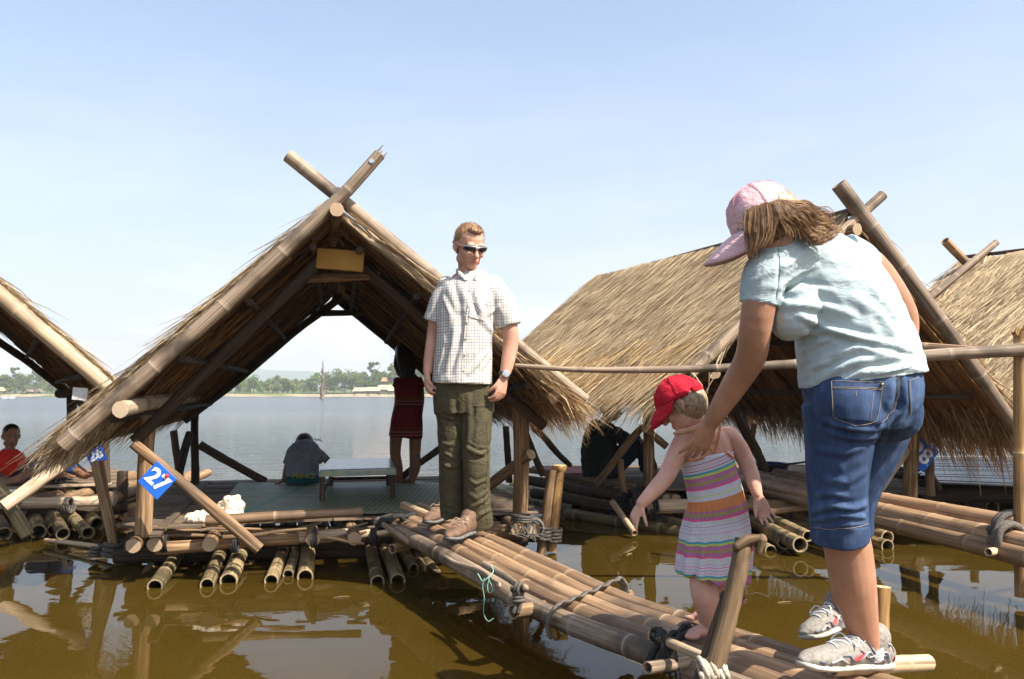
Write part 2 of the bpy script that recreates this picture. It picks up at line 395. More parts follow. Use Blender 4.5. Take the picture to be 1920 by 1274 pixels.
def seam(mb, bv, pl, r=.0015, off=.001, step=6, flat=1.0, seg=5):    # a sewn line or strip lying on a surface
    pts = []
    for x, y in densify(pl, step):
        h = hit(bv, x, y, True)
        if h: n = h[1] if h[1].dot(CAM-h[0]) > 0 else -h[1]; pts.append(h[0]+n*off)
    if len(pts) > 1: mb.tube(pts, r, seg, 'round', flat=flat)
def patch(mb, bv, quad, off=.003, nx=10, ny=10, th=None):           # a sewn-on piece following a surface
    g = []
    for j in range(ny+1):
        for i in range(nx+1):
            u, v = i/nx, j/ny; q = [(quad[0][k]*(1-u)+quad[1][k]*u)*(1-v)+(quad[3][k]*(1-u)+quad[2][k]*u)*v for k in (0, 1)]
            h = hit(bv, *q, True)
            if not h: g.append(g[-1] if g else None); continue
            n = h[1] if h[1].dot(CAM-h[0]) > 0 else -h[1]; g.append(h[0]+n*off)
    f0 = next(p for p in g if p); g = [p or f0 for p in g]
    mb.raw(g, [(j*(nx+1)+i, (j+1)*(nx+1)+i, (j+1)*(nx+1)+i+1, j*(nx+1)+i+1) for j in range(ny) for i in range(nx)])
def frame(Fd, Ud):
    f = V(Fd).normalized(); u = V(Ud); u = (u-f*u.dot(f)).normalized(); return f, u, f.cross(u)
def head(o, c, fr, s=1.0, child=False):
    f, u, r = fr; c = V(c)
    def q(x, y, z): return c+r*(x*s)+f*(y*s)+u*(z*s)
    def e(x, y, z, a, b, d): o.ell(q(x, y, z), r*a*s, f*b*s, u*d*s)
    e(0, -.012, .03, .076, .097, .088); e(0, .02, -.035, .063, .072, .082)
    if child: e(0, .045, -.055, .052, .045, .045); e(0, .07, -.09, .025, .022, .018)
    else: e(0, .05, -.095, .036, .036, .026); e(.045, .005, -.075, .02, .05, .03); e(-.045, .005, -.075, .02, .05, .03)
    o.loft([q(0, .086, .018), q(0, .098, -.01), q(0, .113, -.034)], [.008*s, .009*s, .013*s], wide=r)
    e(.011, .098, -.037, .008, .011, .007); e(-.011, .098, -.037, .008, .011, .007)
    e(.03, .078, .024, .026, .014, .009); e(-.03, .078, .024, .026, .014, .009)
    e(0, .087, -.064, .022, .011, .0055); e(0, .086, -.075, .019, .011, .006); e(0, .08, -.066, .03, .014, .018)
    e(.04, .066, -.03, .022, .02, .02); e(-.04, .066, -.03, .022, .02, .02)
    for k in (1, -1):
        o.loft([q(.077*k, .004, .012), q(.086*k, -.012, .014), q(.088*k, -.02, -.006), q(.083*k, -.012, -.028), q(.076*k, -.002, -.036)], .0065*s)
        e(.078*k, -.006, -.01, .006, .014, .022)
    return q
def hand(o, w, f, n, t, s=1.0, curl=(.3, .4, .3), spread=.08, th=.6, thc=.3, bends=None):
    """w wrist, f along the fingers, n out of the palm, t towards the thumb side"""
    f = V(f).normalized(); n = V(n); n = (n-f*n.dot(f)).normalized(); sgn = 1 if f.cross(n).dot(V(t)) > 0 else -1; t = f.cross(n)*sgn
    w = V(w)
    o.loft([w-f*.02*s, w+f*.012*s, w+f*.045*s, w+f*.085*s], [.024*s, .029*s, .038*s, .038*s], [.019*s, .018*s, .015*s, .011*s], wide=t, seg=16)
    o.ell(w+f*.04*s+t*.022*s+n*.006*s, t*.017*s, f*.034*s, n*.014*s)
    for i, (L, rr) in enumerate(((.072, .0085), (.08, .009), (.074, .0085), (.058, .0075))):
        k = 1.5-i; b = w+f*(.086-.003*abs(k)**2)*s+t*(.0205*k)*s; d = (f+t*(k*spread)).normalized(); pts = [b-d*.02*s, b]; a = 0
        cs = [c*(1+.12*i) for c in (bends[i] if bends else curl)]
        for L2, cc in zip((.46, .30, .24), cs):
            a += cc; pts.append(pts[-1]+(d*math.cos(a)+n*math.sin(a))*(L*L2*s*1.08))
        o.loft(pts, [rr*s*1.05, rr*s*1.1, rr*s, rr*s*.92, rr*s*.72], seg=10, sub=3)
    b = w+f*.018*s+t*.022*s; d = (f*math.cos(th)+t*math.sin(th)+n*.25).normalized(); p1 = b+d*.045*s; d2 = (d+n*thc-t*thc*.3).normalized(); p2 = p1+d2*.032*s; p3 = p2+(d2+n*thc-t*thc*.4).normalized()*.026*s
    o.loft([b, p1, p2, p3], [.013*s, .0115*s, .0105*s, .008*s], seg=10)
def lipattr(o, q, s, r=.02):
    a = np.array(q(0, .094, -.069)); d = o.co-a; return np.clip(1.6-np.linalg.norm(d/np.array([.022, .02, .011])/s, axis=1), 0, 1)
def eyes(par, q, s, fr, iris=(.05, .03, .02)):
    for k in (1, -1):
        o = Org().ell(q(.031*k, .076, -.002), fr[2]*.011*s, fr[0]*.010*s, fr[1]*.0055*s); obj('eye', o.v, o.f, EYE, par)
        o = Org().ell(q(.031*k, .0865, -.003), fr[2]*.0055*s, fr[0]*.003*s, fr[1]*.0055*s); obj('iris', o.v, o.f, IRIS, par)
EYE = plain('eye_white', (.32, .28, .26), .4); IRIS = plain('iris_dark', (.03, .02, .015), .2)
def strands(mb, guides, n, r=.0012, jit=.01, wav=.004, wl=.05, seg=4, steps=14, rnd=None, lock=8):
    while n > 0:
        k = random.random()*(len(guides)-1); i = int(k); k -= i
        g = [a.lerp(b, k) for a, b in zip(guides[i], guides[i+1])]; off = V([random.gauss(0, jit) for _ in range(3)])
        m = random.uniform(.5, 1.0); ph = (i+k)*1.7+random.gauss(0, .5); b = (V((.25, -.35, 1))+V([random.gauss(0, .3) for _ in range(3)])).normalized(); rd_ = random.random(); ps = curve_pts(g, steps)
        for _ in range(min(lock, n)):
            o2 = V([random.gauss(0, jit*.35) for _ in range(3)]); q_ = ps[:max(4, int(steps*m*random.uniform(.9, 1)))]; L = 0; out = []
            for j, p in enumerate(q_):
                if j: L += (p-q_[j-1]).length
                t_ = j/len(q_); out.append(p+off*(.4+.8*t_)+o2*(1.1-.75*t_)+b*(wav*math.sin(L/wl*6.28+ph)*min(1, j/4)))
            mb.tube(out, [r*(1-.6*j/(len(out)-1)) for j in range(len(out))], seg, None, rnd=min(1, max(0, .5+(rd_-.5)*.6+random.uniform(-.25, .25))))
        n -= lock
def text_mesh(body, size, c, ux, uy, mat, parent, name='lettering', off=.002, depth=.0012, bold=0.0):
    cu = bpy.data.curves.new('t', 'FONT'); cu.body = body; cu.size = size; cu.align_x = 'CENTER'; cu.align_y = 'CENTER'; cu.extrude = depth; cu.offset = bold
    o = bpy.data.objects.new('t', cu); _link(o); dg = bpy.context.evaluated_depsgraph_get(); e = o.evaluated_get(dg).to_mesh()
    ux = V(ux).normalized(); uy = V(uy); uy = (uy-ux*uy.dot(ux)).normalized(); n = ux.cross(uy); vs = [V(c)+ux*v.co.x+uy*v.co.y+n*(v.co.z+off) for v in e.vertices]
    fs = [tuple(p.vertices) for p in e.polygons]; bpy.data.objects.remove(o)
    return obj(name, [tuple(v) for v in vs], fs, mat, parent, smooth=False)
# ------------------------------------------------------------------ thatch
def bil(q, u, v):                  # q = ridge front, ridge rear, eave rear, eave front
    A, B, C, D = [np.array(p) for p in q]; u = np.asarray(u)[..., None]; v = np.asarray(v)[..., None]
    return (A*(1-u)+B*u)*(1-v)+(D*(1-u)+C*u)*v
def blade_arrays(q, u, v, L, wd, ang, lift, h0, droop):
    n = len(u); p = bil(q, u, v); dn = bil(q, u, v*0+1)-bil(q, u, v*0); dn /= np.linalg.norm(dn, axis=1)[:, None]
    al = bil(q, v*0+1, v)-bil(q, v*0, v); al /= np.linalg.norm(al, axis=1)[:, None]; N = np.cross(al, dn); N /= np.linalg.norm(N, axis=1)[:, None]
    N *= np.sign(N[:, 2:3]); d = dn*np.cos(ang)[:, None]+al*np.sin(ang)[:, None]; sd = al*np.cos(ang)[:, None]-dn*np.sin(ang)[:, None]
    d2 = d+N*lift[:, None]; g = np.array([0, 0, -1.])
    p0 = p+N*h0[:, None]; p1 = p0+d2*(L*.5)[:, None]; dd = d2+g*droop[:, None]; dd /= np.linalg.norm(dd, axis=1)[:, None]; p2 = p1+dd*(L*.5)[:, None]
    tw = sd+N*np.random.uniform(-.8, .8, n)[:, None]; w = tw*(wd*.5)[:, None]
    vs = np.stack([p0-w, p0+w, p1-w*.8, p1+w*.8, p2-w*.25, p2+w*.25], 1).reshape(-1, 3); b = (np.arange(n)*6)[:, None]
    F_ = np.concatenate([b+np.array([[0, 1, 3, 2]]), b+np.array([[2, 3, 5, 4]])], 1).reshape(-1, 4)
    o = np.random.rand(n)*9; uv = np.zeros((n, 8, 2)); z = np.array([[0, 0], [.004, 0], [.004, .5], [0, .5], [0, .5], [.004, .5], [.004, 1], [0, 1]]); uv[:] = z; uv[:, :, 0] += o[:, None]; uv[:, :, 1] *= L[:, None]; uv[:, :, 1] += o[:, None]
    return vs, F_, uv.reshape(-1, 2), np.repeat(np.random.rand(n), 6)
def join_arrays(parts):
    V_, F_, U_, R_ = [], [], [], []; b = 0
    for v, f, u, r in parts: V_.append(v); F_.append(f+b); U_.append(u); R_.append(r); b += len(v)
    return np.concatenate(V_), np.concatenate(F_), np.concatenate(U_), np.concatenate(R_)
U_ = np.random.uniform
def slab(q, th, nu=40, nv=24, top=True, seed=0):
    us, vs = np.meshgrid(np.linspace(0, 1, nu+1), np.linspace(0, 1, nv+1), indexing='ij'); p = bil(q, us.ravel(), vs.ravel())
    A, B, C, D = [V(x) for x in q]; N = (B-A).cross(D-A).normalized(); N = N if N.z > 0 else -N
    Lu = (B-A).length; Lv = (D-A).length; h = np.array([noise.noise(V((a*Lu*2.5, b*Lv*2.5, seed)))*.035+noise.noise(V((a*Lu*9, b*Lv*3, seed+4)))*.012 for a, b in zip(us.ravel(), vs.ravel())])
    t = p+np.array(N)*(h+th)[:, None]; k = lambda i, j: i*(nv+1)+j
    F_ = [[k(i, j), k(i+1, j), k(i+1, j+1), k(i, j+1)] for i in range(nu) for j in range(nv)]
    uvv = np.stack([us.ravel()*Lu, vs.ravel()*Lv], 1); F_ = np.array(F_); n = len(p)
    bt = F_[:, ::-1]+n; rim = []
    loop = [k(i, 0) for i in range(nu+1)]+[k(nu, j) for j in range(1, nv+1)]+[k(i, nv) for i in range(nu-1, -1, -1)]+[k(0, j) for j in range(nv-1, 0, -1)]
    for a, b in zip(loop, loop[1:]+loop[:1]): rim.append([b, a, a+n, b+n])
    F2 = np.concatenate([F_, bt, np.array(rim)]); UV = np.concatenate([uvv, uvv])[F2.ravel()]
    return np.concatenate([t, p]), F2, UV, np.concatenate([np.full(n, .35), np.full(n, .2)])
def thatch(name, q, th, parent, mat, n=6000, wd=(.005, .011), L=(.18, .4), fringe=700, fl=(.12, .3), lift=.06, front=0, rear=0, band=None, seed=0, fdroop=.8, jag=.25):
    parts = [slab(q, th, seed=seed)]
    m = n; u = U_(-.01, 1.01, m); v = U_(0, .97, m); rw = max(3, int((V(q[3])-V(q[0])).length/.26)); qm = np.random.rand(m) < .55; v[qm] = np.clip((np.floor(v[qm]*rw)+.12+np.random.normal(0, .1, qm.sum()))/rw, 0, .97); parts.append(blade_arrays(q, u, v, U_(*L, m), U_(*wd, m), np.random.normal(0, .13, m), np.random.normal(lift*.5, lift*.6, m), th+U_(-.005, .02, m), m*[0]+np.zeros(m)))
    if fringe:
        m = fringe; u = U_(-.02, 1.02, m); parts.append(blade_arrays(q, u, U_(.86, 1., m), U_(*fl, m), U_(*wd, m)*.9, np.random.normal(0, jag, m), U_(-.25, .1, m), U_(0, 1, m)*th, U_(.1, fdroop*1.6, m)))
    if front:
        m = front; parts.append(blade_arrays(q, U_(-.015, .02, m), U_(0, .97, m), U_(.15, .4, m), U_(*wd, m)*.8, np.random.normal(-.16, .16, m), np.random.normal(.05, .12, m), U_(0, 1, m)*(th+.02), U_(0, .3, m)))
    if rear:
        m = rear; parts.append(blade_arrays(q, U_(.98, 1.01, m), U_(0, .97, m), U_(.12, .3, m), U_(*wd, m)*.8, np.random.normal(.2, .2, m), np.random.normal(-.1, .2, m), U_(0, 1, m)*th, U_(0, .8, m)))
    v_, f_, uv_, r_ = join_arrays(parts)
    o = obj(name, v_, f_, mat, parent, uv=uv_, attrs={'rnd': r_}, smooth=False)
    if band:
        (v0, v1), m = band; a = blade_arrays(q, U_(0, 1, m), U_(v0, v1, m), U_(.2, .55, m), U_(.005, .01, m), np.random.normal(.1, .28, m), np.random.normal(.05, .07, m), th+U_(.0, .03, m), U_(0, .2, m))
        obj('loose_straw', a[0], a[1], TH_NEW, o, uv=a[2], attrs={'rnd': a[3]}, smooth=False)
    return o
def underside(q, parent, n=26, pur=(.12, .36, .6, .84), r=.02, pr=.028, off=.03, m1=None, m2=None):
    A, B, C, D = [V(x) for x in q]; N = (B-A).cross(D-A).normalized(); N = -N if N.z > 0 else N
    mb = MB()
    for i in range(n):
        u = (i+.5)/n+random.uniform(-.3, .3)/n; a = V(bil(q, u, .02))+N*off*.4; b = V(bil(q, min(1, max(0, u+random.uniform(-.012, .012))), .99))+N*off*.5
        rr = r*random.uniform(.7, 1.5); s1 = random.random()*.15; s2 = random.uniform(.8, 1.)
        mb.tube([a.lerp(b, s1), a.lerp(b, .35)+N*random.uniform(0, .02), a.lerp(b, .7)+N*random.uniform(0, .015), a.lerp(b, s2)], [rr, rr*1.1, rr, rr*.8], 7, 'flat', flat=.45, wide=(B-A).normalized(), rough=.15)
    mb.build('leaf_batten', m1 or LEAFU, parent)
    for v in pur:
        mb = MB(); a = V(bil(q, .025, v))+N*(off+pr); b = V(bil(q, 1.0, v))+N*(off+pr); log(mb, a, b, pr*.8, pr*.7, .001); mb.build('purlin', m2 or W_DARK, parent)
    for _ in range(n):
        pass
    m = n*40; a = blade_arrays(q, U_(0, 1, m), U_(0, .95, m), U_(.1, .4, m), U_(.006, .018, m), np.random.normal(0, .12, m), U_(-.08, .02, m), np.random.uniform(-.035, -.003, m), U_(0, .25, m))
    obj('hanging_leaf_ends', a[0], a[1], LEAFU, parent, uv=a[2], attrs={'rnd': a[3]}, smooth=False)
# ================================================================== light
SUN = V((.55, -.38, .78)).normalized(); EL = math.asin(SUN.z); AZ = math.atan2(SUN.x, SUN.y)
w = bpy.data.worlds.new('World'); SC.world = w; w.use_nodes = True; wt = w.node_tree; wt.nodes.clear()
def wn(t, **k):
    n = wt.nodes.new('ShaderNode'+t)
    for a, b in k.items(): setattr(n, a, b)
    return n
sky = wn('TexSky', sky_type='NISHITA'); sky.sun_disc = False; sky.sun_elevation = EL; sky.sun_rotation = AZ
sky.air_density = 1.0; sky.dust_density = 3.0; sky.ozone_density = 1.0; sky.altitude = 300
bg = wn('Background'); bg.inputs[1].default_value = .134; wo = wn('OutputWorld')
tc = wn('TexCoord'); mp = wn('Mapping'); mp.inputs['Scale'].default_value = (2.2, 2.2, 9); wt.links.new(tc.outputs['Generated'], mp.inputs[0])
nz = wn('TexNoise'); nz.inputs['Scale'].default_value = 2.4; nz.inputs['Detail'].default_value = 7; nz.inputs['Roughness'].default_value = .55; wt.links.new(mp.outputs[0], nz.inputs[0])
rp = wn('ValToRGB'); rp.color_ramp.elements[0].position = .43; rp.color_ramp.elements[1].position = .62; wt.links.new(nz.outputs[0], rp.inputs[0])
sx = wn('SeparateXYZ'); wt.links.new(tc.outputs['Generated'], sx.inputs[0])
mr = wn('ValToRGB'); e = mr.color_ramp.elements; e[0].position = 0; e[0].color = (0, 0, 0, 1); e[1].position = .45; e[1].color = (0, 0, 0, 1)
for p_, c_ in ((.02, .6), (.07, .75), (.13, .1)):
    k = e.new(p_); k.color = (c_, c_, c_, 1)
wt.links.new(sx.outputs[2], mr.inputs[0])
mm = wn('Math', operation='MULTIPLY'); wt.links.new(rp.outputs[0], mm.inputs[0]); wt.links.new(mr.outputs[0], mm.inputs[1])
mx = wn('MixRGB'); mx.inputs[2].default_value = (5.2, 5.1, 5.1, 1); wt.links.new(mm.outputs[0], mx.inputs[0]); hz_ = wn('ValToRGB'); he = hz_.color_ramp.elements; he[0].position = 0; he[0].color = (.8,)*3+(1,); he[1].position = 1; he[1].color = (.1,)*3+(1,)
for p_, c_ in ((.15, .6), (.4, .22)): k = he.new(p_); k.color = (c_,)*3+(1,)
wt.links.new(sx.outputs[2], hz_.inputs[0]); h2_ = wn('MixRGB'); h2_.inputs[2].default_value = (2.85, 2.98, 3.2, 1); tn = wn('MixRGB', blend_type='MULTIPLY'); tn.inputs[0].default_value = 1; tn.inputs[2].default_value = (.95, .99, 1.0, 1); wt.links.new(sky.outputs[0], tn.inputs[1]); wt.links.new(hz_.outputs[0], h2_.inputs[0]); wt.links.new(tn.outputs[0], h2_.inputs[1]); wt.links.new(h2_.outputs[0], mx.inputs[1])
wt.links.new(mx.outputs[0], bg.inputs[0]); wt.links.new(bg.outputs[0], wo.inputs[0])
sl = bpy.data.lights.new('sun', 'SUN'); sl.energy = 5.0; sl.angle = R(.5); sl.color = (1, .95, .87)
so = bpy.data.objects.new('sun', sl); _link(so); so.rotation_euler = SUN.to_track_quat('Z', 'Y').to_euler()
SC.view_settings.view_transform = 'Standard'; SC.view_settings.look = 'None'; SC.view_settings.exposure = 1.05; SC.view_settings.gamma = 1
# ================================================================== water, ground
t = NT('lake_water')
pos = t.n('NewGeometry').outputs['Position']; sp = t.n('SeparateXYZ'); t.l(pos, sp.inputs[0])
def mr_(v, a, b, c, d):
    n = t.n('MapRange'); t.l(v, n.inputs[0])
    for i, x in enumerate((a, b, c, d)): n.inputs[i+1].default_value = x
    return n.outputs[0]
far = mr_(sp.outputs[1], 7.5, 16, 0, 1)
n1 = t.noise(t.coords('World', (.9, 1.5, 1)), 1, 2, .4, .4); n2 = t.noise(t.coords('World', (1.7, 4.2, 1)), 1, 4, .55, .3); n3 = t.noise(t.coords('World', (5, 8, 1)), 1, 3, .5, .2)
hgt = t.math('ADD', t.math('MULTIPLY', n1, .006), t.math('MULTIPLY', n3, .0006))
hgt = t.math('ADD', hgt, t.math('MULTIPLY', t.math('MULTIPLY', n2, t.math('MINIMUM', t.math('DIVIDE', 1.1, t.math('MAXIMUM', sp.outputs[1], 8)), .07)), far))
murk = t.noise(t.coords('World', (1, 1, 1)), .8, 4)
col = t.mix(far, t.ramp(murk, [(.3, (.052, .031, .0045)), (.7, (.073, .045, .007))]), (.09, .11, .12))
b = t.n('BsdfPrincipled'); t.l(col, b.inputs['Base Color']); t.l(mr_(sp.outputs[1], 7.5, 60, .015, .2), b.inputs['Roughness']); b.inputs['IOR'].default_value = 1.333
bp = t.n('Bump'); bp.inputs['Distance'].default_value = 1; bp.inputs['Strength'].default_value = 1; t.l(hgt, bp.inputs['Height']); t.l(bp.outputs[0], b.inputs['Normal'])
tr = t.n('BsdfTransparent'); tr.inputs[0].default_value = (.8, .62, .3, 1); ly = t.n('LayerWeight'); ms = t.n('MixShader'); ms.inputs[0].default_value = .24
t.l(b.outputs[0], ms.inputs[1]); t.l(tr.outputs[0], ms.inputs[2]); t.l(ms.outputs[0], t.out.inputs[0]); WATER = t.m
def sheet(name, x0, y0, x1, y1, z, mat, kind='structure'):
    m = MB(); m.quad((x0, y0, z), (x1, y0, z), (x1, y1, z), (x0, y1, z)); return tag(m.build(name, mat, smooth=False), kind=kind)
sheet('lake_water', -2600, -30, 2600, 3600, 0, WATER)
BED = stuff_mat('lake_mud', (.035, .024, .006), (.055, .038, .011), (2, 2, 2), 'World', .95, .05, 0)
sheet('lake_bed', -2600, -30, 2600, 3600, -.45, BED)
# far bank: low shore rising to a wooded plain
SAND = stuff_mat('shore_sand', (.24, .19, .11), (.38, .31, .2), (.15, .15, .15), 'World', .95, .1, 0, c3=(.1, .14, .04), blotch=.03)
GRASSM = stuff_mat('bank_grass', (.06, .09, .025), (.12, .15, .05), (.08, .08, .08), 'World', .95, .1, 0)
def bank_y(x): return 415+22*math.sin(x*.011+1)+10*math.sin(x*.037)+(30 if x < -180 else 0)
m = MB(); N_ = 160; rows = ((0, -.3), (6, .5), (16, 1.3), (30, 1.8), (400, 6), (2400, 14)); rings = []
for dy, z in rows: rings.append([V((x, bank_y(x)+dy+random.uniform(-1.5, 1.5)*(dy < 20), z+random.uniform(-.1, .2)*(z > 0))) for x in [-1500+3000*i/N_ for i in range(N_+1)]])
m.quadgrid(rings[:3], False, .5, list(range(N_+1)), [0, 1, 2]); tag(m.build('shore', SAND), kind='structure')
m = MB(); m.quadgrid(rings[2:], False, .5, list(range(N_+1)), [0, 1, 2, 3]); tag(m.build('ground', GRASSM), kind='structure')
HILLM = stuff_mat('hill_forest', (.03, .06, .025), (.06, .1, .04), (.01, .01, .01), 'World', .95, .1, 0)
m = MB(); rings = []
for j in range(6):
    f = j/5; rings.append([V((x, 2300+300*f, max(1, 88*math.sin(f*1.57)*max(0, math.exp(-((x+900)/520)**2)+.42*math.exp(-((x-100)/420)**2)+.12*noise.noise(V((x*.006, 3, 0))))))) for x in range(-2300, 1500, 60)])
m.quadgrid(rings, False, .5, list(range(80)), list(range(6))); tag(m.build('hills', HILLM), kind='structure')
# ---- trees: six grown once, copied along the bank
LEAF_C = {'dense': ((.05, .11, .016), (.15, .22, .04)), 'pale': ((.1, .14, .035), (.2, .24, .08)), 'tall': ((.06, .1, .03), (.14, .18, .06))}
BARK = stuff_mat('tree_bark', (.1, .075, .05), (.2, .16, .12), (4, 4, 1), 'Object', .9, .1, 0)
def leafmat(k):
    t = NT('foliage_'+k); a, b2 = LEAF_C[k]; r = t.math('ADD', t.math('MULTIPLY', t.attr('rnd'), .7), t.math('MULTIPLY', t.noise(t.coords('Object'), .35, 2), .4)); inf = t.n('ObjectInfo').outputs['Random']
    c = t.ramp(r, [(.2, a), (.85, b2)]); c = t.mix(t.math('MULTIPLY', inf, .45), c, (.16, .17, .05)); return t.bsdf(c, .8, .15, None, 0, 0, .2)
def tree_proto(kind, seed, h, wd_):
    rs = np.random.RandomState(seed); random.seed(seed)
    root = thing('broadleaf_tree' if kind != 'tall' else 'feathery_tree', 'x', 'tree', (0, 0, 0)); mb = MB()
    mb.tube([(0, 0, -1), (random.uniform(-.3, .3), 0, h*.4), (random.uniform(-.5, .5), 0, h*.8)], [.3, .2, .05], 7, None)
    for _ in range(5):
        a = random.random()*6.28; z = h*random.uniform(.3, .6); mb.tube([(0, 0, z), (math.cos(a)*wd_*.3, math.sin(a)*wd_*.3, z+h*.15), (math.cos(a)*wd_*.45, math.sin(a)*wd_*.45, z+h*.25)], [.12, .08, .03], 5, None)
    mb.build('trunk', BARK, root)
    vs = []; nb = 17
    for b_ in range(nb):
        a = rs.rand()*6.28; zz = rs.rand(); rr = wd_*.5*math.sqrt(rs.rand())*(1-.65*zz**2); c = np.array([math.cos(a)*rr, math.sin(a)*rr, h*(.22+.68*zz)]); br = wd_*(.13+.12*rs.rand())*(1 if kind != 'tall' else .6)
        n = 95; d = rs.randn(n, 3); d /= np.linalg.norm(d, axis=1)[:, None]; d *= (br*rs.rand(n)**.35)[:, None]; d[:, 2] *= .75; vs.append(c+d)
    c = np.concatenate(vs); n = len(c); sz = .22+.3*rs.rand(n); a = rs.randn(n, 3); a /= np.linalg.norm(a, axis=1)[:, None]; b_ = np.cross(a, rs.randn(n, 3)); b_ /= np.linalg.norm(b_, axis=1)[:, None]
    q = np.stack([c-a*sz[:, None], c+b_*sz[:, None]*.7, c+a*sz[:, None], c-b_*sz[:, None]*.7], 1).reshape(-1, 3)
    obj('crown', q, np.arange(4*n).reshape(-1, 4), LM[kind], root, smooth=False, attrs={'rnd': np.repeat(rs.rand(n), 4)}); return root
LM = {k: leafmat(k) for k in LEAF_C}
protos = [tree_proto('dense', 1, 11, 10), tree_proto('dense', 2, 9, 9), tree_proto('pale', 3, 9, 9), tree_proto('pale', 4, 12, 8), tree_proto('tall', 5, 17, 8), tree_proto('dense', 6, 12, 12)]
random.seed(11); first = [True]*6
KW = ['dark green round-crowned tree', 'low bushy dark green tree', 'pale green spreading tree', 'tall pale yellow-green tree', 'thin feathery tree rising above its neighbours', 'broad dark green tree']
def plant(i, x, y, s, where, grp):
    r = protos[i]
    if first[i]: o = r; first[i] = False
    else:
        o = r.copy(); _link(o)
        for ch in r.children: c = ch.copy(); _link(c); c.parent = o
    o.location = (x, y, 1.6); o.rotation_euler = (0, 0, random.random()*6.28); o.scale = (s, s, s*random.uniform(.9, 1.1)); o['label'] = KW[i]+' '+where; o['group'] = grp+', '+KW[i]
xs = 0
for k in range(200):
    pxx = -60+k*10.6+random.uniform(-5, 5); row = k % 3; D_ = bank_y((pxx-960)/F*430)+20+row*9+random.uniform(-4, 4); x = (pxx-960)/F*D_
    prof = 1.0
    if pxx < 60: prof = 1.05
    elif pxx < 330: prof = .95
    elif 640 < pxx < 700: prof = .95
    elif 700 <= pxx < 850: prof = 1.35
    elif 430 < pxx < 640: prof = .86
    i = random.choice([0, 1, 2, 3, 5, 5, 1, 2])
    if 700 < pxx < 850 and random.random() < .4: i = 3
    wh = 'on the far bank'+(' at the left' if pxx < 200 else ' seen through the open hut' if 400 < pxx < 830 else ' behind the roofs')
    plant(i, x, D_, prof*random.uniform(.85, 1.2), wh, 'trees on the far bank')
for px_, s in ((30, 1.0), (702, 1.15), (742, .95)):
    D_ = 445; plant(4, (px_-960)/F*D_, D_, s, 'at the far left' if px_ < 100 else 'beside the bank houses', 'tall trees on the far bank')
# ---- bank houses and boats
THF = stuff_mat('far_thatch', (.36, .27, .17), (.55, .42, .28), (2, 2, 2), 'Object', .9, .1, 0); WLF = stuff_mat('far_wall', (.12, .09, .06), (.24, .17, .11), (2, 2, 2), 'Object', .9, .1, 0)
TILE = stuff_mat('orange_tile', (.5, .2, .08), (.6, .28, .12), (2, 2, 2), 'Object', .8, .2, 0); WHT = plain('white_paint', (.75, .75, .73), .5)
def far_house(px_, py_, D_, w_, h_, roofm, label, name='thatched_house'):
    c = P(px_, py_, D_); c.z = max(.3, c.z); r = thing(name, label, 'house', c, 'houses on the far shore'); m = MB()
    for a in (-.42, .42):
        for b_ in (-1.5, 1.5): m.box(c+V((a*w_, b_, h_*.2)), (.12, 0, 0), (0, .12, 0), (0, 0, h_*.25))
    m.box(c+V((0, 0, h_*.42)), (w_*.42, 0, 0), (0, 1.6, 0), (0, 0, h_*.12)); m.build('wall', WLF, r, smooth=False)
    m = MB(); z0 = c.z+h_*.5; z1 = c.z+h_; a = [V((c.x+sx_*w_*.5, c.y+sy*2.4, z0)) for sx_, sy in ((-1, -1), (1, -1), (1, 1), (-1, 1))]; b_ = [V((c.x-w_*.4, c.y, z1)), V((c.x+w_*.4, c.y, z1))]
    m.raw(a+b_, [(0, 1, 5, 4), (2, 3, 4, 5), (1, 2, 5), (3, 0, 4), (3, 2, 1, 0)]); m.build('roof', roofm, r, smooth=False)
far_house(678, 741, 412, 8.5, 3.6, THF, 'long low thatched house at the water edge, leftmost of the far houses')
far_house(700, 741, 409, 7, 3.8, THF, 'thatched house at the water edge beside the leftmost far house')
far_house(722, 740, 411, 8, 4.6, THF, 'thatched house below the small orange roof on the far shore')
far_house(741, 741, 408, 7, 4, THF, 'thatched house on the far shore just left of the girl in the red dress')
far_house(760, 740, 410, 7, 4, THF, 'thatched house on the far shore hidden by the girl in the red dress')
far_house(722, 722, 430, 3.4, 3.6, TILE, 'small house with an orange roof among the far trees', 'tiled_house')
far_house(62, 741, 440, 7, 3.6, THF, 'pinkish thatched house under the far trees at the left')
far_house(-6, 741, 438, 8, 4, THF, 'thatched house under the far trees cut by the left edge')
for px_, lb in ((8, 'white boat moored on the far shore at the left edge'), (22, 'white boat moored on the far shore, right of the leftmost boat')):
    c = G(px_, 748.5, 0); c = V((c.x*1.0, c.y, 0))
    m = MB(); L_ = .9; pts = []
    for i in range(9):
        s_ = -1+2*i/8; pts.append(V((c.x+s_*L_, c.y, .18+.16*s_*s_)))
    m.tube(pts, [.03, .16, .24, .28, .3, .28, .24, .16, .03], 8, None, flat=1.0); m.box((c.x+.15, c.y, .5), (.3, 0, 0), (0, .2, 0), (0, 0, .16)); tag(m.build('boat', WHT), lb, 'boat', 'white boats on the far shore')
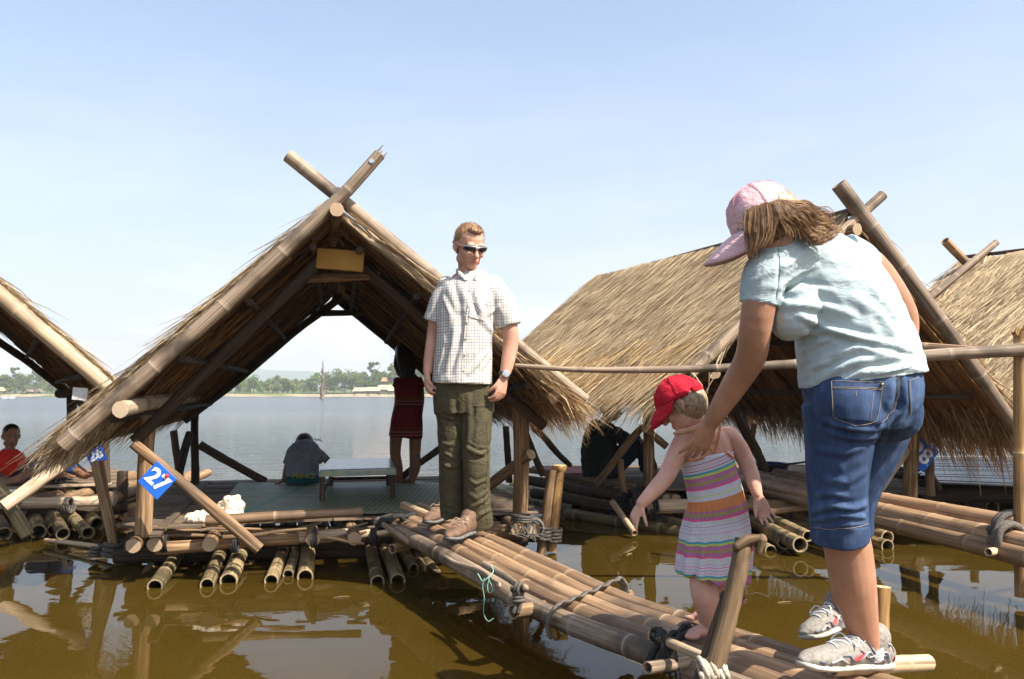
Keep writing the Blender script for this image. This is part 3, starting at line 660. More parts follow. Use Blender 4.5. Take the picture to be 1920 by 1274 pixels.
# ---- dead tree standing in the lake
DEADM = stuff_mat('dead_bark', (.07, .05, .035), (.2, .15, .11), (3, 3, .6), 'Object', .9, .1, .1, .2)
m = MB(); b0 = G(604, 748, 0); pts = [b0+V((dx, 0, z)) for dx, z in ((0, -.6), (.05, .8), (-.05, 2.2), (.12, 4), (.2, 5.4), (.05, 6.8), (.1, 8.2), (.02, 9.6))]
m.tube(curve_pts(pts, 28), [(.62-.52*i/28)*(1+.3*noise.noise(V((i*.9, 0, 5)))) for i in range(29)], 9, 'round', rough=.5)
for z, dx in ((5.4, .8), (3.2, .6), (6.9, -.4)): m.tube([b0+V((.1, 0, z-.4)), b0+V((dx*.7, 0, z)), b0+V((dx, 0, z+.9))], [.25, .15, .03], 6, None, rough=.4)
tag(m.build('dead_tree_trunk', DEADM, loc=b0), 'tall bare dead tree trunk standing alone in the lake', 'tree')
# ---- haze
m = MB(); bm = bmesh.new(); bmesh.ops.create_cube(bm, size=1)
hv = [(v.co.x*5400, 1790+v.co.y*3660, 48+v.co.z*104) for v in bm.verts]; hf = [tuple(v.index for v in f.verts) for f in bm.faces]; bm.free()
hm = bpy.data.materials.new('haze_air'); hm.use_nodes = True; hn = hm.node_tree; hn.nodes.clear(); ho = hn.nodes.new('ShaderNodeOutputMaterial'); pv = hn.nodes.new('ShaderNodeVolumePrincipled')
pv.inputs['Color'].default_value = (.93, .96, 1, 1); pv.inputs['Density'].default_value = .00042; pv.inputs['Anisotropy'].default_value = .1; hn.links.new(pv.outputs[0], ho.inputs['Volume'])
hz = obj('haze', hv, hf, hm, smooth=False); tag(hz, kind='stuff')
# ================================================================== raft huts
random.seed(21); np.random.seed(21)
BLUE = plain('blue_sign_paint', (.015, .12, .55), .4); WHITE = plain('white_lettering', (.8, .8, .8), .5); RED = plain('red_button', (.6, .03, .03), .4)
DZ = .28
def num_sign(c, ang, s, txt, par, face=V((0, -1, 0)), button=False):
    ux = V((math.cos(ang), 0, math.sin(ang))); uy = V((-math.sin(ang), 0, math.cos(ang))); f = face.normalized(); ux = (ux-f*ux.dot(f)).normalized(); uy = (-ux.cross(f)).normalized() if (-ux.cross(f)).dot(uy) > 0 else ux.cross(f).normalized()
    m = MB(); m.box(c, ux*s/2, uy*s/2, f*.004, bev=.0015); o = m.build('number_sign', BLUE, par, smooth=False)
    text_mesh(txt, s*.82, V(c)+f*.004, ux, uy, WHITE, o, 'number', bold=.004)
    if button: b = MB(); b.tube([V(c)+ux*s*.16+uy*s*.36+f*.004, V(c)+ux*s*.16+uy*s*.36+f*.014], .011, 12, 'round'); b.build('button', RED, o)
    return o
def deck(par, FL, FR, BR, BL, z, n=46, mat=DECKM, over=.06):
    m = MB(); FL, FR, BR, BL = [V((p[0], p[1], z)) for p in (FL, FR, BR, BL)]
    for i in range(n):
        v = (i+.5)/n; a = FL.lerp(BL, v); b = FR.lerp(BR, v); d = (b-a).normalized(); h = (BL-FL).length/n*.5*random.uniform(.85, 1.02); L = (b-a).length
        a = a-d*random.uniform(-.03, over); b = b+d*random.uniform(-.03, over); k = random.uniform(.3, .7); dz = V((0, 0, random.uniform(-.006, .006)))
        for p, q in ((a, a.lerp(b, k)), (a.lerp(b, k+.004), b)): m.box((p+q)/2+dz, (q-p)/2, V((-d.y, d.x, 0))*h, (0, 0, .007), bev=.002)
    return m.build('deck', mat, par, smooth=False)
# ---------------- the open hut in the middle, number 27
hc = V((-1.35, 6.4, 0)); H27 = thing('raft_hut', 'open thatched bamboo raft hut with crossed poles and blue 27 sign, in the middle', 'raft hut', hc, 'thatched raft huts')
dm = V((-.203, .979, 0)); em = V((.979, .203, 0))
PL = G(270, 995, DZ); PR = G(975, 962, DZ); BLp = P(365, 905, 7.9); BLp.z = DZ; BRp = PR+dm*2.3
A = P(632, 392, 4.95); B = P(631, 545, 8.2); CL = P(338, 790, 7.85); DL = P(98, 852, 4.62); CR_ = P(905, 775, 8.45); DR = P(1074, 764, 5.26); AR = P(632, 405, 4.97); BR_ = P(631, 552, 8.2)
qL = (A, B, CL, DL); qR = (AR, BR_, CR_, DR)
thatch('thatch_roof', qL, .06, H27, TH, n=5000, fringe=900, fl=(.06, .16), front=260, rear=350, L=(.2, .45), seed=1)
thatch('thatch_roof', qR, .045, H27, TH, n=6000, fringe=1500, fl=(.1, .26), front=140, rear=250, L=(.2, .45), seed=2, fdroop=.9)
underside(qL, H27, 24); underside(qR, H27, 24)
def corner_fringe(q, par, n, u0, u1, v0, L, mat, droop=1.2, nm='straw_fringe', ang=.3):
    a = blade_arrays(q, U_(u0, u1, n), U_(v0, 1.02, n), U_(*L, n), U_(.004, .009, n), np.random.normal(0, ang, n), U_(-.4, .15, n), U_(-.05, .06, n), U_(0, droop, n)); obj(nm, a[0], a[1], mat, par, uv=a[2], attrs={'rnd': a[3]}, smooth=False)
corner_fringe(qL, H27, 1300, -.02, .14, .84, (.05, .15), TH, 1.3); corner_fringe(qR, H27, 1500, -.03, .6, .84, (.1, .29), TH_DRK, 1.4)
def pole(nm, par, p0, p1, r0, r1=None, mat=None, kind='b', **k):
    m = MB()
    (bamboo if kind == 'b' else log)(m, p0, p1, r0, r1, **k); return m.build(nm, mat or (BAM_GREY if kind == 'b' else W1), par)
# barge rafters crossing at the gable
r_ = MB(); pth = curve_pts([P(118, 836, 4.55), P(390, 600, 4.72), P(632, 376, 4.86), P(712, 290, 4.91)], 30); bamboo(r_, path=pth, r0=.047, r1=.036, sp=.5, hollow=True); 
# ragged split tip
tip = P(712, 290, 4.91)
for k in range(3): a = 2.1*k; d = (pth[-1]-pth[-4]).normalized(); u = perp(d); w_ = d.cross(u); o_ = (u*math.cos(a)+w_*math.sin(a))*.026; r_.tube([tip+o_-d*.03, tip+o_+d*(.02+.02*k)], [.009, .002], 5, 'round')
lr = r_.build('barge_rafter', BAM_GREY, H27)
m = MB(); hp = P(697, 303, 4.87); m.tube([hp, hp+V((0, -.012, 0))], .014, 12, 'flat', wide=(1, 0, 0)); m.build('rafter_hole', plain('hole_sky_blue', (.35, .42, .5), .9), lr)  # solid disc, painted pale blue for the sky seen through a hole
pole('barge_rafter', H27, P(540, 292, 4.95), P(1098, 750, 5.27), .041, .032, BAM_GREY, sp=.5, bend=.01)
m = MB(); log(m, P(632, 393, 4.78), P(632, 560, 8.6), .04, .045); m.build('ridge_pole', W1, H27)
m = MB(); coil(m, P(632, 372, 4.91), (1, 0, .1), .06, turns=3, rr=.006); m.build('lashing', RUBBER, H27)
# inner frames
for (a, b, r) in ((P(606, 482, 5.15), P(252, 828, 5.05), .04), (P(655, 480, 5.3), P(1020, 800, 5.7), .04), (P(642, 556, 7.9), P(346, 790, 7.75), .036), (P(626, 556, 7.95), P(905, 790, 8.2), .036)):
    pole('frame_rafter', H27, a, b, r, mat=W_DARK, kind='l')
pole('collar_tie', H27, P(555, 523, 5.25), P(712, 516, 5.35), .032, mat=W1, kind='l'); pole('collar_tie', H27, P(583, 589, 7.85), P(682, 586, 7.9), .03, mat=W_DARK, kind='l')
# eave beams with sawn ends
pole('eave_beam', H27, P(226, 768, 4.5), P(392, 738, 8.0), .045, .045, W_PALE, 'l'); pole('eave_beam', H27, P(1040, 744, 5.22), P(905, 742, 8.3), .04, .04, W1, 'l')
# posts
pole('post', H27, PL-V((0, 0, .03)), P(278, 780, 5.15), .05, .047, W1, 'l'); pole('post', H27, PR-V((0, 0, .2)), P(976, 760, 5.75), .05, .055, W1, 'l')
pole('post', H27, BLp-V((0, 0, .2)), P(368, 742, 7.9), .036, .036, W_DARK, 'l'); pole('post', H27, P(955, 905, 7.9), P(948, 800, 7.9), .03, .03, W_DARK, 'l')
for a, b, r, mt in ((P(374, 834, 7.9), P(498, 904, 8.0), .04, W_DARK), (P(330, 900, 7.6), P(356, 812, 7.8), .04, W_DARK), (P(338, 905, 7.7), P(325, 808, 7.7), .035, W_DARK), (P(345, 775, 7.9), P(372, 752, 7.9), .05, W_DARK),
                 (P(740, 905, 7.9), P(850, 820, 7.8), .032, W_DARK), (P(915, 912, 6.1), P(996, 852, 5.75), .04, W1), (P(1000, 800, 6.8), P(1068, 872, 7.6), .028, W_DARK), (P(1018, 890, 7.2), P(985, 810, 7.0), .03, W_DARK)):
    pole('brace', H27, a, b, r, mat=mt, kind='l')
br = pole('brace', H27, P(250, 832, 4.95), P(487, 1030, 5.05), .03, .036, W1, 'l')
num_sign(P(295, 901, 4.9), R(-42), .155, '27', br, V((.05, -1, .1)), True)
# the hanging box board under the ridge
m = MB(); c = P(638, 488, 5.12); m.box(c, (.142, .0, -.012), (0, .012, 0), (.004, 0, .062), bev=.003); OCH = stuff_mat('ochre_board', (.3, .155, .03), (.36, .19, .04), (9, 9, 9)); m.build('hanging_board', OCH, H27, smooth=False)
m = MB(); m.box(P(642, 455, 5.75), (.15, 0, 0), (0, .012, 0), (0, 0, .05), bev=.003); m.build('dark_plank', W_DARK, H27, smooth=False)
# deck, its frame and floats
FLd = G(222, 990, DZ); FRd = G(1012, 962, DZ); BLd = FLd+(BLp-PL)*1.04; BRd = FRd+(BLp-PL)*1.0
deck(H27, FLd, FRd, BRd, BLd, DZ, 44)
m = MB(); bamboo(m, P(386, 983, 5.2)+V((0, 0, .02)), P(680, 966, 5.35)+V((0, 0, .02)), .034, .026, .5, hollow=False); m.build('edge_pole', BAM, H27)
for a, b in (((388, 903), (290, 1005)), ((250, 990), (385, 986))):
    m = MB(); p, q = G(*a, DZ+.012), G(*b, DZ+.012); d = (q-p).normalized(); m.box((p+q)/2, (q-p)/2, V((-d.y, d.x, 0))*.03, (0, 0, .008)); m.build('deck_batten', DECKM, H27, smooth=False)
for x, y, D in ((250, 1019, 5.05), (290, 1017, 5.08), (393, 1004, 5.1), (587, 996, 5.25), (665, 989, 5.3), (970, 976, 5.65), (1000, 973, 5.7), (800, 985, 5.5)):
    a = P(x, y, D); a.z = min(a.z, DZ-.062); pole('joist', H27, a, a+(BLd-FLd).normalized()*2.85, .042, .04, W1, 'l')
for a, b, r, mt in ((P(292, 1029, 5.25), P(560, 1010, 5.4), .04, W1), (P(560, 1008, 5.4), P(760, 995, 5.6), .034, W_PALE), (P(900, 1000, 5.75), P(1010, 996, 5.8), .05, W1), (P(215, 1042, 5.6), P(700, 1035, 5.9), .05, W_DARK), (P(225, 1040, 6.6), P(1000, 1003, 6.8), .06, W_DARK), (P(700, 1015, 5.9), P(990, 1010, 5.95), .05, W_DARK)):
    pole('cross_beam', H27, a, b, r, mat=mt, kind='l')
m = MB(); log(m, P(418, 1008, 5.12), P(575, 992, 5.2), .014, .008, .02); m.build('twig', W1, H27)
def floats(par, lst, dirv, L, mat=BAM_WET, z1=.0):
    for x, y, D, r, z0 in lst:
        a = P(x, y, D); a.z = z0; b = a+V(dirv)*L*random.uniform(.8, 1.1); b.z = z1; m = MB(); bamboo(m, a, b, r, r*.92, .45, bend=.01); m.build('float_bamboo', mat, par)
fd = (BLd-FLd).normalized()
for x, y, x2, y2, r in ((290, 1101, 333, 1035, .044), (388, 1098, 412, 1036, .042), (428, 1091, 450, 1030, .052), (508, 1090, 530, 1030, .042), (540, 1078, 552, 1033, .033), (572, 1083, 575, 1030, .05),
                        (708, 1092, 690, 1020, .042), (746, 1090, 716, 1018, .046), (775, 1066, 757, 1035, .034), (352, 1083, 385, 1040, .032), (470, 1078, 470, 1036, .036), (800, 1092, 775, 1040, .04), (830, 1096, 790, 1045, .04), (262, 1095, 300, 1042, .04)):
    low = x in (352, 470, 800, 830, 262); a = G(x, y, -.045 if low else .012); b = G(x2, y2, -.0 if low else .075); d = (b-a)/(b-a).length; b = b+d*.25
    m = MB(); bamboo(m, a, b, r, r*.95, .5, bend=.008); m.build('float_bamboo', BAM_WET, H27)
for k in range(20):                # the rest of the raft below the deck, in shade
    v = k/19; a = FLd.lerp(FRd, v)+fd*.55; a.z = .02; b = a+fd*2.5; b.z = .02; m = MB(); bamboo(m, a, b, .06, .055, .5); m.build('float_bamboo', BAM_WET, H27)
for x0, y0, x1, y1, D, r, mt in ((240, 1012, 1000, 985, 5.5, .05, W_DARK), (235, 1030, 1000, 1000, 5.6, .055, W_DARK), (300, 1003, 700, 990, 5.35, .03, W1), (480, 1018, 720, 1004, 5.45, .03, W_DARK)):
    pole('cross_beam', H27, P(x0, y0, D), P(x1, y1, D+.5), r, mat=mt, kind='l')
for k in range(16): a = P(260+random.random()*440, 985+random.random()*30, 5.3); m = MB(); log(m, a, a+V((random.uniform(.1, .35), random.uniform(0, .2), random.uniform(-.05, .03))), .012, .008, .03); m.build('broken_slat', random.choice([W1, DECKM]), H27)
m = MB(); coil(m, P(1003, 990, 5.7), (0, 1, 0), .055, turns=3, rr=.01); coil(m, P(978, 972, 5.6), (.1, 0, 1), .066, turns=3, rr=.008)
for k in range(14):
    a = P(985+random.uniform(-30, 20), 985, 5.55); m.tube([a, a+V((random.uniform(-.03, .05), -.02, -.05)), a+V((random.uniform(-.08, .1), -.03, -.1+random.random()*.06))], .004, 5, 'round')
m.build('twine_lashing', RUBBER, H27)
for x, y in ((440, 1020), (700, 1008), (590, 1010), (310, 1020)): m = MB(); coil(m, P(x, y, 5.25), (1, .2, 0), .05, turns=2.5, rr=.007); m.build('rope_lashing', ROPE, H27)
# ---------------- things on that deck
MATM = NT('woven_mat'); uvc = MATM.n('TexCoord').outputs['UV']; sp2 = MATM.n('SeparateXYZ'); MATM.l(uvc, sp2.inputs[0])
lx = MATM.math('LESS_THAN', MATM.math('PINGPONG', sp2.outputs[0], .022), .0035); ly2 = MATM.math('LESS_THAN', MATM.math('PINGPONG', sp2.outputs[1], .022), .004)
nb = MATM.noise(MATM.coords('UV', (1.2, 14, 1)), 1, 3); cc = MATM.ramp(nb, [(.42, (.055, .105, .07)), (.55, (.14, .16, .06)), (.64, (.27, .25, .09))]); g2 = MATM.math('MAXIMUM', lx, ly2)
bandm = MATM.math('LESS_THAN', MATM.math('ABSOLUTE', MATM.math('SUBTRACT', sp2.outputs[0], 1.18)), .03)
cc = MATM.mix(g2, cc, (.3, .33, .22)); cc = MATM.mix(bandm, cc, (.04, .2, .14)); MM = MATM.bsdf(cc, .6, .3)
corn = [G(398, 966, DZ+.02), G(876, 962, DZ+.02), G(835, 904, DZ+.02), G(447, 905, DZ+.02)]; m = MB(); nx, ny = 40, 12; g = []
for j in range(ny+1):
    for i in range(nx+1):
        p = corn[0].lerp(corn[1], i/nx).lerp(corn[3].lerp(corn[2], i/nx), j/ny); p.z += .008*noise.noise(V((i*.3, j*.4, 2)))+(.012 if j == 0 else 0)*abs(noise.noise(V((i*.4, 0, 0)))); g.append(p)
fs = [(j*(nx+1)+i, j*(nx+1)+i+1, (j+1)*(nx+1)+i+1, (j+1)*(nx+1)+i) for j in range(ny) for i in range(nx)]
uvs = [(g[i].x*1.0+3, g[i].y) for f in fs for i in f]; mt_ = obj('woven_mat', g, fs, MM, loc=corn[0], uv=uvs); tag(mt_, 'green and yellow woven mat lying on the deck of the open hut', 'mat')
TBL = stuff_mat('painted_table_top', (.2, .25, .28), (.32, .36, .38), (12, 12, 12), 'Object', .25, .6, 0); TBE = stuff_mat('patterned_table_edge', (.2, .32, .36), (.5, .46, .22), (14, 14, 14), 'Object', .5, .4, 0)
bc = P(672, 938, 6.6); bc.z = DZ+.02; T = thing('low_table', 'low wooden table with glossy pale blue top standing on the green mat', 'table', bc)
zt = .53; tp = [G(600, 884, zt), G(741, 880, zt), G(732, 861, zt), G(618, 863, zt)]
m = MB(); m.raw([p+V((0, 0, z)) for z in (0, .012) for p in tp], [(0, 3, 2, 1), (4, 5, 6, 7), (0, 1, 5, 4), (1, 2, 6, 5), (2, 3, 7, 6), (3, 0, 4, 7)]); m.build('table_top', TBL, T, smooth=False)
m = MB(); 
for a, b in zip(tp, tp[1:]+tp[:1]): d = (b-a).normalized(); m.box((a+b)/2+V((0, 0, -.022)), (b-a)*.505, V((-d.y, d.x, 0))*.008, (0, 0, .02))
m.build('apron', TBE, T, smooth=False); ctr = sum(tp, V())/4
for p in tp:
    q = p.lerp(ctr, .06); m = MB(); m.box((q.x, q.y, (DZ+.025+zt-.01)/2), (.018, 0, 0), (0, .018, 0), (0, 0, (zt-.01-DZ-.025)/2)); m.build('leg', W_DARK, T, smooth=False)
for i, j in ((0, 3), (1, 2), (3, 2)): a = tp[i].lerp(ctr, .06); b = tp[j].lerp(ctr, .06); m = MB(); a.z = b.z = DZ+.09; m.box((a+b)/2, (b-a)/2, V((0, 0, .014)), (b-a).cross(V((0, 0, 1))).normalized()*.008); m.build('stretcher', W_DARK, T, smooth=False)
SACK = cloth('cream_sack', (.62, .5, .36), (.75, .66, .52), 25); s = Org()
s.ell(P(405, 968, 5.55), V((.14, 0, 0)), V((0, .1, 0)), V((0, 0, .035))); s.ell(P(432, 955, 5.6), V((.07, 0, .02)), V((0, .07, 0)), V((-.01, 0, .07))); s.ell(P(378, 972, 5.5), V((.09, 0, 0)), V((0, .06, 0)), V((0, 0, .025))); s.ell(P(445, 945, 5.6), V((.03, 0, 0)), V((0, .03, 0)), V((0, 0, .05)))
s.mesh(.006, 2).wrinkle(.018, (13, 13, 13), 2).wrinkle(.008, (30, 30, 30), 5); tag(obj('cloth_sack', s.co, s.F, SACK, loc=P(405, 975, 5.55)), 'crumpled cream cloth sack lying at the front of the open hut deck', 'sack')
# ---------------- left hut
dl = V((-.51, .86, 0)); hl = V((-4.6, 8.2, 0)); HL = thing('raft_hut', 'raft hut cut off by the left edge, with a pale bamboo rafter and children aboard', 'raft hut', hl, 'thatched raft huts')
A = P(-130, 438, 5.78); D1 = P(222, 742, 6.05); B = A+dl*3.8; C1 = D1+dl*3.8; q = (A, B, C1, D1)
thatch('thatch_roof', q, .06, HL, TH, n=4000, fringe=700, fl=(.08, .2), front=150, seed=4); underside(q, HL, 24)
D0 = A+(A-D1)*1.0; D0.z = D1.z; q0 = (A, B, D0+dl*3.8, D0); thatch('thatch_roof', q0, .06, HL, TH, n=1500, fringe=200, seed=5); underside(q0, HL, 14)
m = MB(); bamboo(m, P(-170, 405, 5.68), P(208, 732, 5.95), .062, .05, .42, hollow=False); m.build('barge_rafter', BAM_STRAW, HL)
m = MB(); bamboo(m, P(-300, 640, 5.4), P(-90, 400, 5.74), .05, .05, .42); m.build('barge_rafter', BAM_STRAW, HL)
for a, b, r in ((P(-10, 636, 9.0), P(148, 752, 9.2), .04), (P(135, 738, 9.1), P(182, 792, 9.0), .035), (P(135, 905, 9.1), P(134, 745, 9.1), .055), (P(196, 905, 7.7), P(195, 770, 7.7), .05), (P(110, 738, 9.2), P(205, 742, 8.9), .05)): pole('frame_pole', HL, a, b, r, mat=W_DARK, kind='l')
m = MB(); m.box(P(150, 739, 5.95), (.052, 0, -.004), (0, .003, 0), (.003, 0, .043)); m.build('white_card', plain('white_card', (.6, .58, .55), .8), HL, smooth=False)
num_sign(P(180, 853, 6.3), R(25), .13, '26', HL)
pole('diagonal_pole', HL, P(8, 950, 6.0), P(168, 838, 6.3), .045, .045, W_PALE, 'l', bend=.02)
a = G(-120, 918, DZ); b = G(232, 912, DZ); c = G(215, 880, DZ); d = G(-120, 880, DZ); deck(HL, a, b, c, d, DZ, 34); DW = a
m = MB(); a = G(-60, 918, DZ+.02); b = G(205, 908, DZ+.02); m.box((a+b)/2, (b-a)/2, (0, .05, 0), (0, 0, .008)); m.build('edge_board', W_PALE, HL, smooth=False)
for x, y, D in ((60, 932, 7.1), (104, 930, 7.1), (176, 926, 7.2), (212, 922, 7.3), (20, 938, 7.1)): p = P(x, y, D); p.z = min(p.z, DZ-.062); pole('joist', HL, p, p+V((-.05, 2.4, 0)), .046, .045, W1, 'l')
for a, b, r, mt in ((P(-60, 946, 6.85), P(215, 940, 7.1), .048, W_PALE), (P(-60, 965, 6.9), P(225, 955, 7.3), .05, W_DARK), (P(-60, 945, 8.2), P(236, 935, 8.4), .07, W_DARK), (P(228, 960, 7.4), P(230, 885, 7.5), .05, W_DARK)): pole('cross_beam', HL, a, b, r, mat=mt, kind='l')
for x, y, x2, y2, r in ((8, 1002, -10, 965, .055), (36, 988, 20, 962, .06), (72, 998, 62, 955, .06), (102, 994, 88, 953, .055), (140, 985, 108, 955, .05), (182, 984, 145, 950, .06), (202, 972, 172, 952, .05), (165, 1000, 130, 965, .05), (52, 1005, 40, 985, .05), (20, 975, 5, 950, .05), (118, 1002, 100, 965, .05), (158, 972, 130, 945, .05), (88, 975, 70, 950, .05), (-22, 1000, -30, 960, .055)):
    a = G(x, y, .04); b = G(x2, y2, .12); b = b+(b-a).normalized()*.4; m = MB(); bamboo(m, a, b, r, r*.95, .5); m.build('float_bamboo', BAM_WET, HL)
for k in range(6): a = V((-5.2+k*.3, 7.3, .05)); m = MB(); bamboo(m, a, a+V((-.3, 2, 0)), .06, .055, .5); m.build('float_bamboo', BAM_WET, HL)
for x, y in ((128, 948), (36, 955)): m = MB(); coil(m, P(x, y, 6.9), (1, 0, 0), .06, turns=2.5, rr=.011); m.build('rope_lashing', RUBBER, HL)
m = MB(); log(m, P(85, 1013, 6.3), P(235, 1036, 5.75), .014, .02, .01); tag(m.build('loose_bamboo_stick', BAM_STRAW, loc=P(85, 1013, 6.3)), 'thin pale bamboo stick floating level in front of the left raft', 'stick')
m = MB(); log(m, P(218, 1045, 5.65), P(182, 866, 5.75), .03, .042, .01); tag(m.build('mooring_post', W1, loc=P(218, 1045, 5.65)), 'leaning wooden mooring post between the left hut and the hut numbered 27', 'post')
m = MB(); coil(m, P(212, 1030, 5.66), (.2, 0, 1), .055, turns=3, rr=.016); coil(m, P(180, 1034, 5.7), (.2, 0, 1), .03, turns=3, rr=.012); tag(m.build('rope_tie', RUBBER, loc=P(212, 1030, 5.66)), 'grey rope tied round the foot of the leaning post left of hut 27', 'rope')
# ---------------- right hut
h1 = V((1.9, 7.8, 0)); HR = thing('raft_hut', 'raft hut behind the woman with a large straw roof and crossed poles', 'raft hut', h1, 'thatched raft huts')
A = P(1596, 418, 5.85); B = P(1128, 528, 9.0); D1 = P(1238, 762, 5.55); C1 = P(880, 752, 8.75); q1 = (A, B, C1, D1)
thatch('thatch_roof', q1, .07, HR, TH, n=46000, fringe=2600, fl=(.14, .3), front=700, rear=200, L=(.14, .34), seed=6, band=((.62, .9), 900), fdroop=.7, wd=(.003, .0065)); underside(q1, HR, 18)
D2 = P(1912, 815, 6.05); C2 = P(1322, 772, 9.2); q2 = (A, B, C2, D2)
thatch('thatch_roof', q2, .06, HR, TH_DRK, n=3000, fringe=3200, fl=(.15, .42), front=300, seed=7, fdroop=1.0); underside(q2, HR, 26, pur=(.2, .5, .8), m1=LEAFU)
corner_fringe(q2, HR, 500, -.02, .25, .85, (.2, .5), TH_DRK, 1.2)
def split_pole(nm, par, p0, p1, r, mat):
    m = MB(); p0 = V(p0); p1 = V(p1); d = (p1-p0).normalized(); u = perp(d); w_ = d.cross(u); rr = []
    for e, n_ in ((p0, 0), (p1, 1)):
        rr.append([e+u*math.cos(a)*r+w_*math.sin(a)*r for a in [math.pi*(-.1+1.2*k/10) for k in range(11)]]+[e+u*math.cos(a)*r*.8+w_*math.sin(a)*r*.8 for a in [math.pi*(1.1-1.2*k/10) for k in range(11)]])
    mid = [[a.lerp(b, f) for a, b in zip(rr[0], rr[1])] for f in [k/12 for k in range(13)]]
    L = (p1-p0).length; m.quadgrid(mid, True, .5, [r*k*.3 for k in range(23)], [L*k/12 for k in range(13)]); return m.build(nm, mat, par)
m = MB(); bamboo(m, P(1573, 346, 5.75), P(1908, 806, 5.95), .055, .042, .42, bend=.01); m.build('barge_rafter', BAM_GREY, HR)
m = MB(); bamboo(m, P(1655, 366, 5.82), P(1292, 702, 5.5), .036, .042, .4, bend=.01); m.build('barge_rafter', BAM_GREY, HR)
m = MB(); log(m, P(1608, 430, 5.68), P(1140, 532, 9.0), .04, .045, .004); m.build('ridge_pole', W1, HR)
m = MB(); a = P(1128, 527, 9.05)+V((0, 0, .02)); b = P(1598, 405, 5.8)+V((0, 0, .03)); bamboo(m, a, b, .035, .03, .4, bend=.03); m.build('ridge_cap', W_DARK, HR)
for (a, b, r, mt) in ((P(1340, 700, 5.75), P(1230, 748, 8.8), .04, W1), (P(1697, 776, 6.0), P(1450, 770, 8.8), .045, W1), (P(1215, 925, 7.6), P(1216, 745, 7.5), .05, W1), (P(1706, 935, 6.85), P(1712, 745, 6.6), .055, W1), (P(1745, 930, 6.9), P(1742, 770, 6.9), .035, W1),
                      (P(1118, 908, 7.8), P(1205, 800, 7.5), .035, W1), (P(1205, 800, 7.45), P(1250, 838, 7.45), .035, W1), (P(1172, 950, 7.3), P(1163, 862, 7.3), .032, W1), (P(1205, 755, 7.4), P(1240, 748, 7.4), .05, W1),
                      (P(1380, 770, 7.2), P(1435, 880, 7.6), .045, W_DARK), (P(1408, 845, 8.2), P(1414, 795, 8.2), .03, W1), (P(1635, 925, 6.6), P(1700, 838, 6.75), .055, W_PALE), (P(1560, 800, 6.4), P(1700, 770, 6.3), .05, W_DARK), (P(1760, 918, 7), P(1722, 850, 6.9), .03, W_DARK), (P(1590, 790, 9), P(1594, 905, 9), .05, W_DARK)):
    pole('frame_pole', HR, a, b, r, mat=mt, kind='l')
num_sign(P(1726, 851, 6.8), R(-38), .21, '28', HR)
a = G(1180, 918, DZ); b = G(1760, 928, DZ); c = G(1600, 872, DZ); d = G(1000, 875, DZ); deck(HR, a, b, c, d, DZ, 40)
for x, y, D in ((1268, 934, 7.2), (1250, 936, 7.2), (1412, 932, 7.1), (1722, 930, 6.75), (1748, 932, 6.8), (1470, 934, 7.1), (1560, 936, 6.9), (1640, 935, 6.8)): p = P(x, y, D); p.z = min(p.z, DZ-.062); pole('joist', HR, p, p+V((-.9, 2.2, 0)), .05, .045, W1, 'l')
for a, b, r, mt in ((P(1215, 950, 7.0), P(1330, 948, 6.9), .06, W_PALE), (P(1330, 950, 6.9), P(1780, 955, 6.8), .05, W1), (P(1150, 945, 7.5), P(1210, 920, 7.5), .05, W_DARK), (P(985, 900, 8.6), P(1180, 935, 7.4), .05, W_DARK), (P(1000, 925, 8.2), P(1190, 958, 7.2), .05, W_DARK), (P(1420, 960, 6.6), P(1560, 950, 6.7), .03, W1), (P(980, 880, 8.8), P(1190, 912, 7.6), .03, DECKM)): pole('cross_beam', HR, a, b, r, mat=mt, kind='l')
for x, y, x2, y2, r, z in ((1368, 1005, 1165, 962, .055, .06), (1345, 982, 1240, 950, .05, .1), (1470, 1018, 1400, 970, .05, .05), (1500, 1022, 1390, 965, .055, .08), (1445, 1034, 1360, 990, .045, .0), (1515, 1006, 1430, 965, .04, .12), (1620, 965, 1490, 942, .045, .16), (1658, 988, 1480, 950, .045, .12), (1664, 1008, 1480, 955, .05, .07), (1618, 1020, 1420, 950, .06, .04), (1664, 1025, 1540, 985, .05, .02), (1570, 985, 1400, 950, .045, .12), (1580, 1005, 1410, 970, .05, .06), (1295, 1000, 1200, 985, .05, .02)):
    a = G(x, y, z); b = G(x2, y2, z+.01); m = MB(); bamboo(m, a, b+(b-a).normalized()*.8, r, r*.95, .5); m.build('float_bamboo', BAM_WET, HR)
for k in range(9): a = V((.6+k*.32, 8.0-.05*k, .04)); m = MB(); bamboo(m, a, a+V((-.9, 2.2, 0)), .065, .06, .5); m.build('float_bamboo', BAM_WET, HR)
m = MB(); coil(m, P(1195, 935, 7.1), (1, 0, 0), .08, turns=4, rr=.016); coil(m, P(1170, 940, 7.2), (0, 0, 1), .06, turns=4, rr=.014); coil(m, P(1225, 955, 6.95), (1, 0, 0), .08, turns=2, rr=.013); m.build('rope_lashing', ROPE, HR)
m = MB(); bamboo(m, P(1148, 942, 7.05), P(1190, 1000, 6.6), .025, .025, .3); m.build('stub_pole', BAM_STRAW, HR)
m = MB()
for x0, y0, x1, y1 in ((1300, 700, 1322, 745), (1330, 690, 1318, 760), (1345, 700, 1350, 640), (1360, 655, 1320, 740)): m.tube([P(x0, y0, 5.45), P((x0+x1)/2+5, (y0+y1)/2, 5.42), P(x1, y1, 5.45)], .006, 5, 'round', flat=.4)
m.build('loose_reeds', BAM_STRAW, HR)
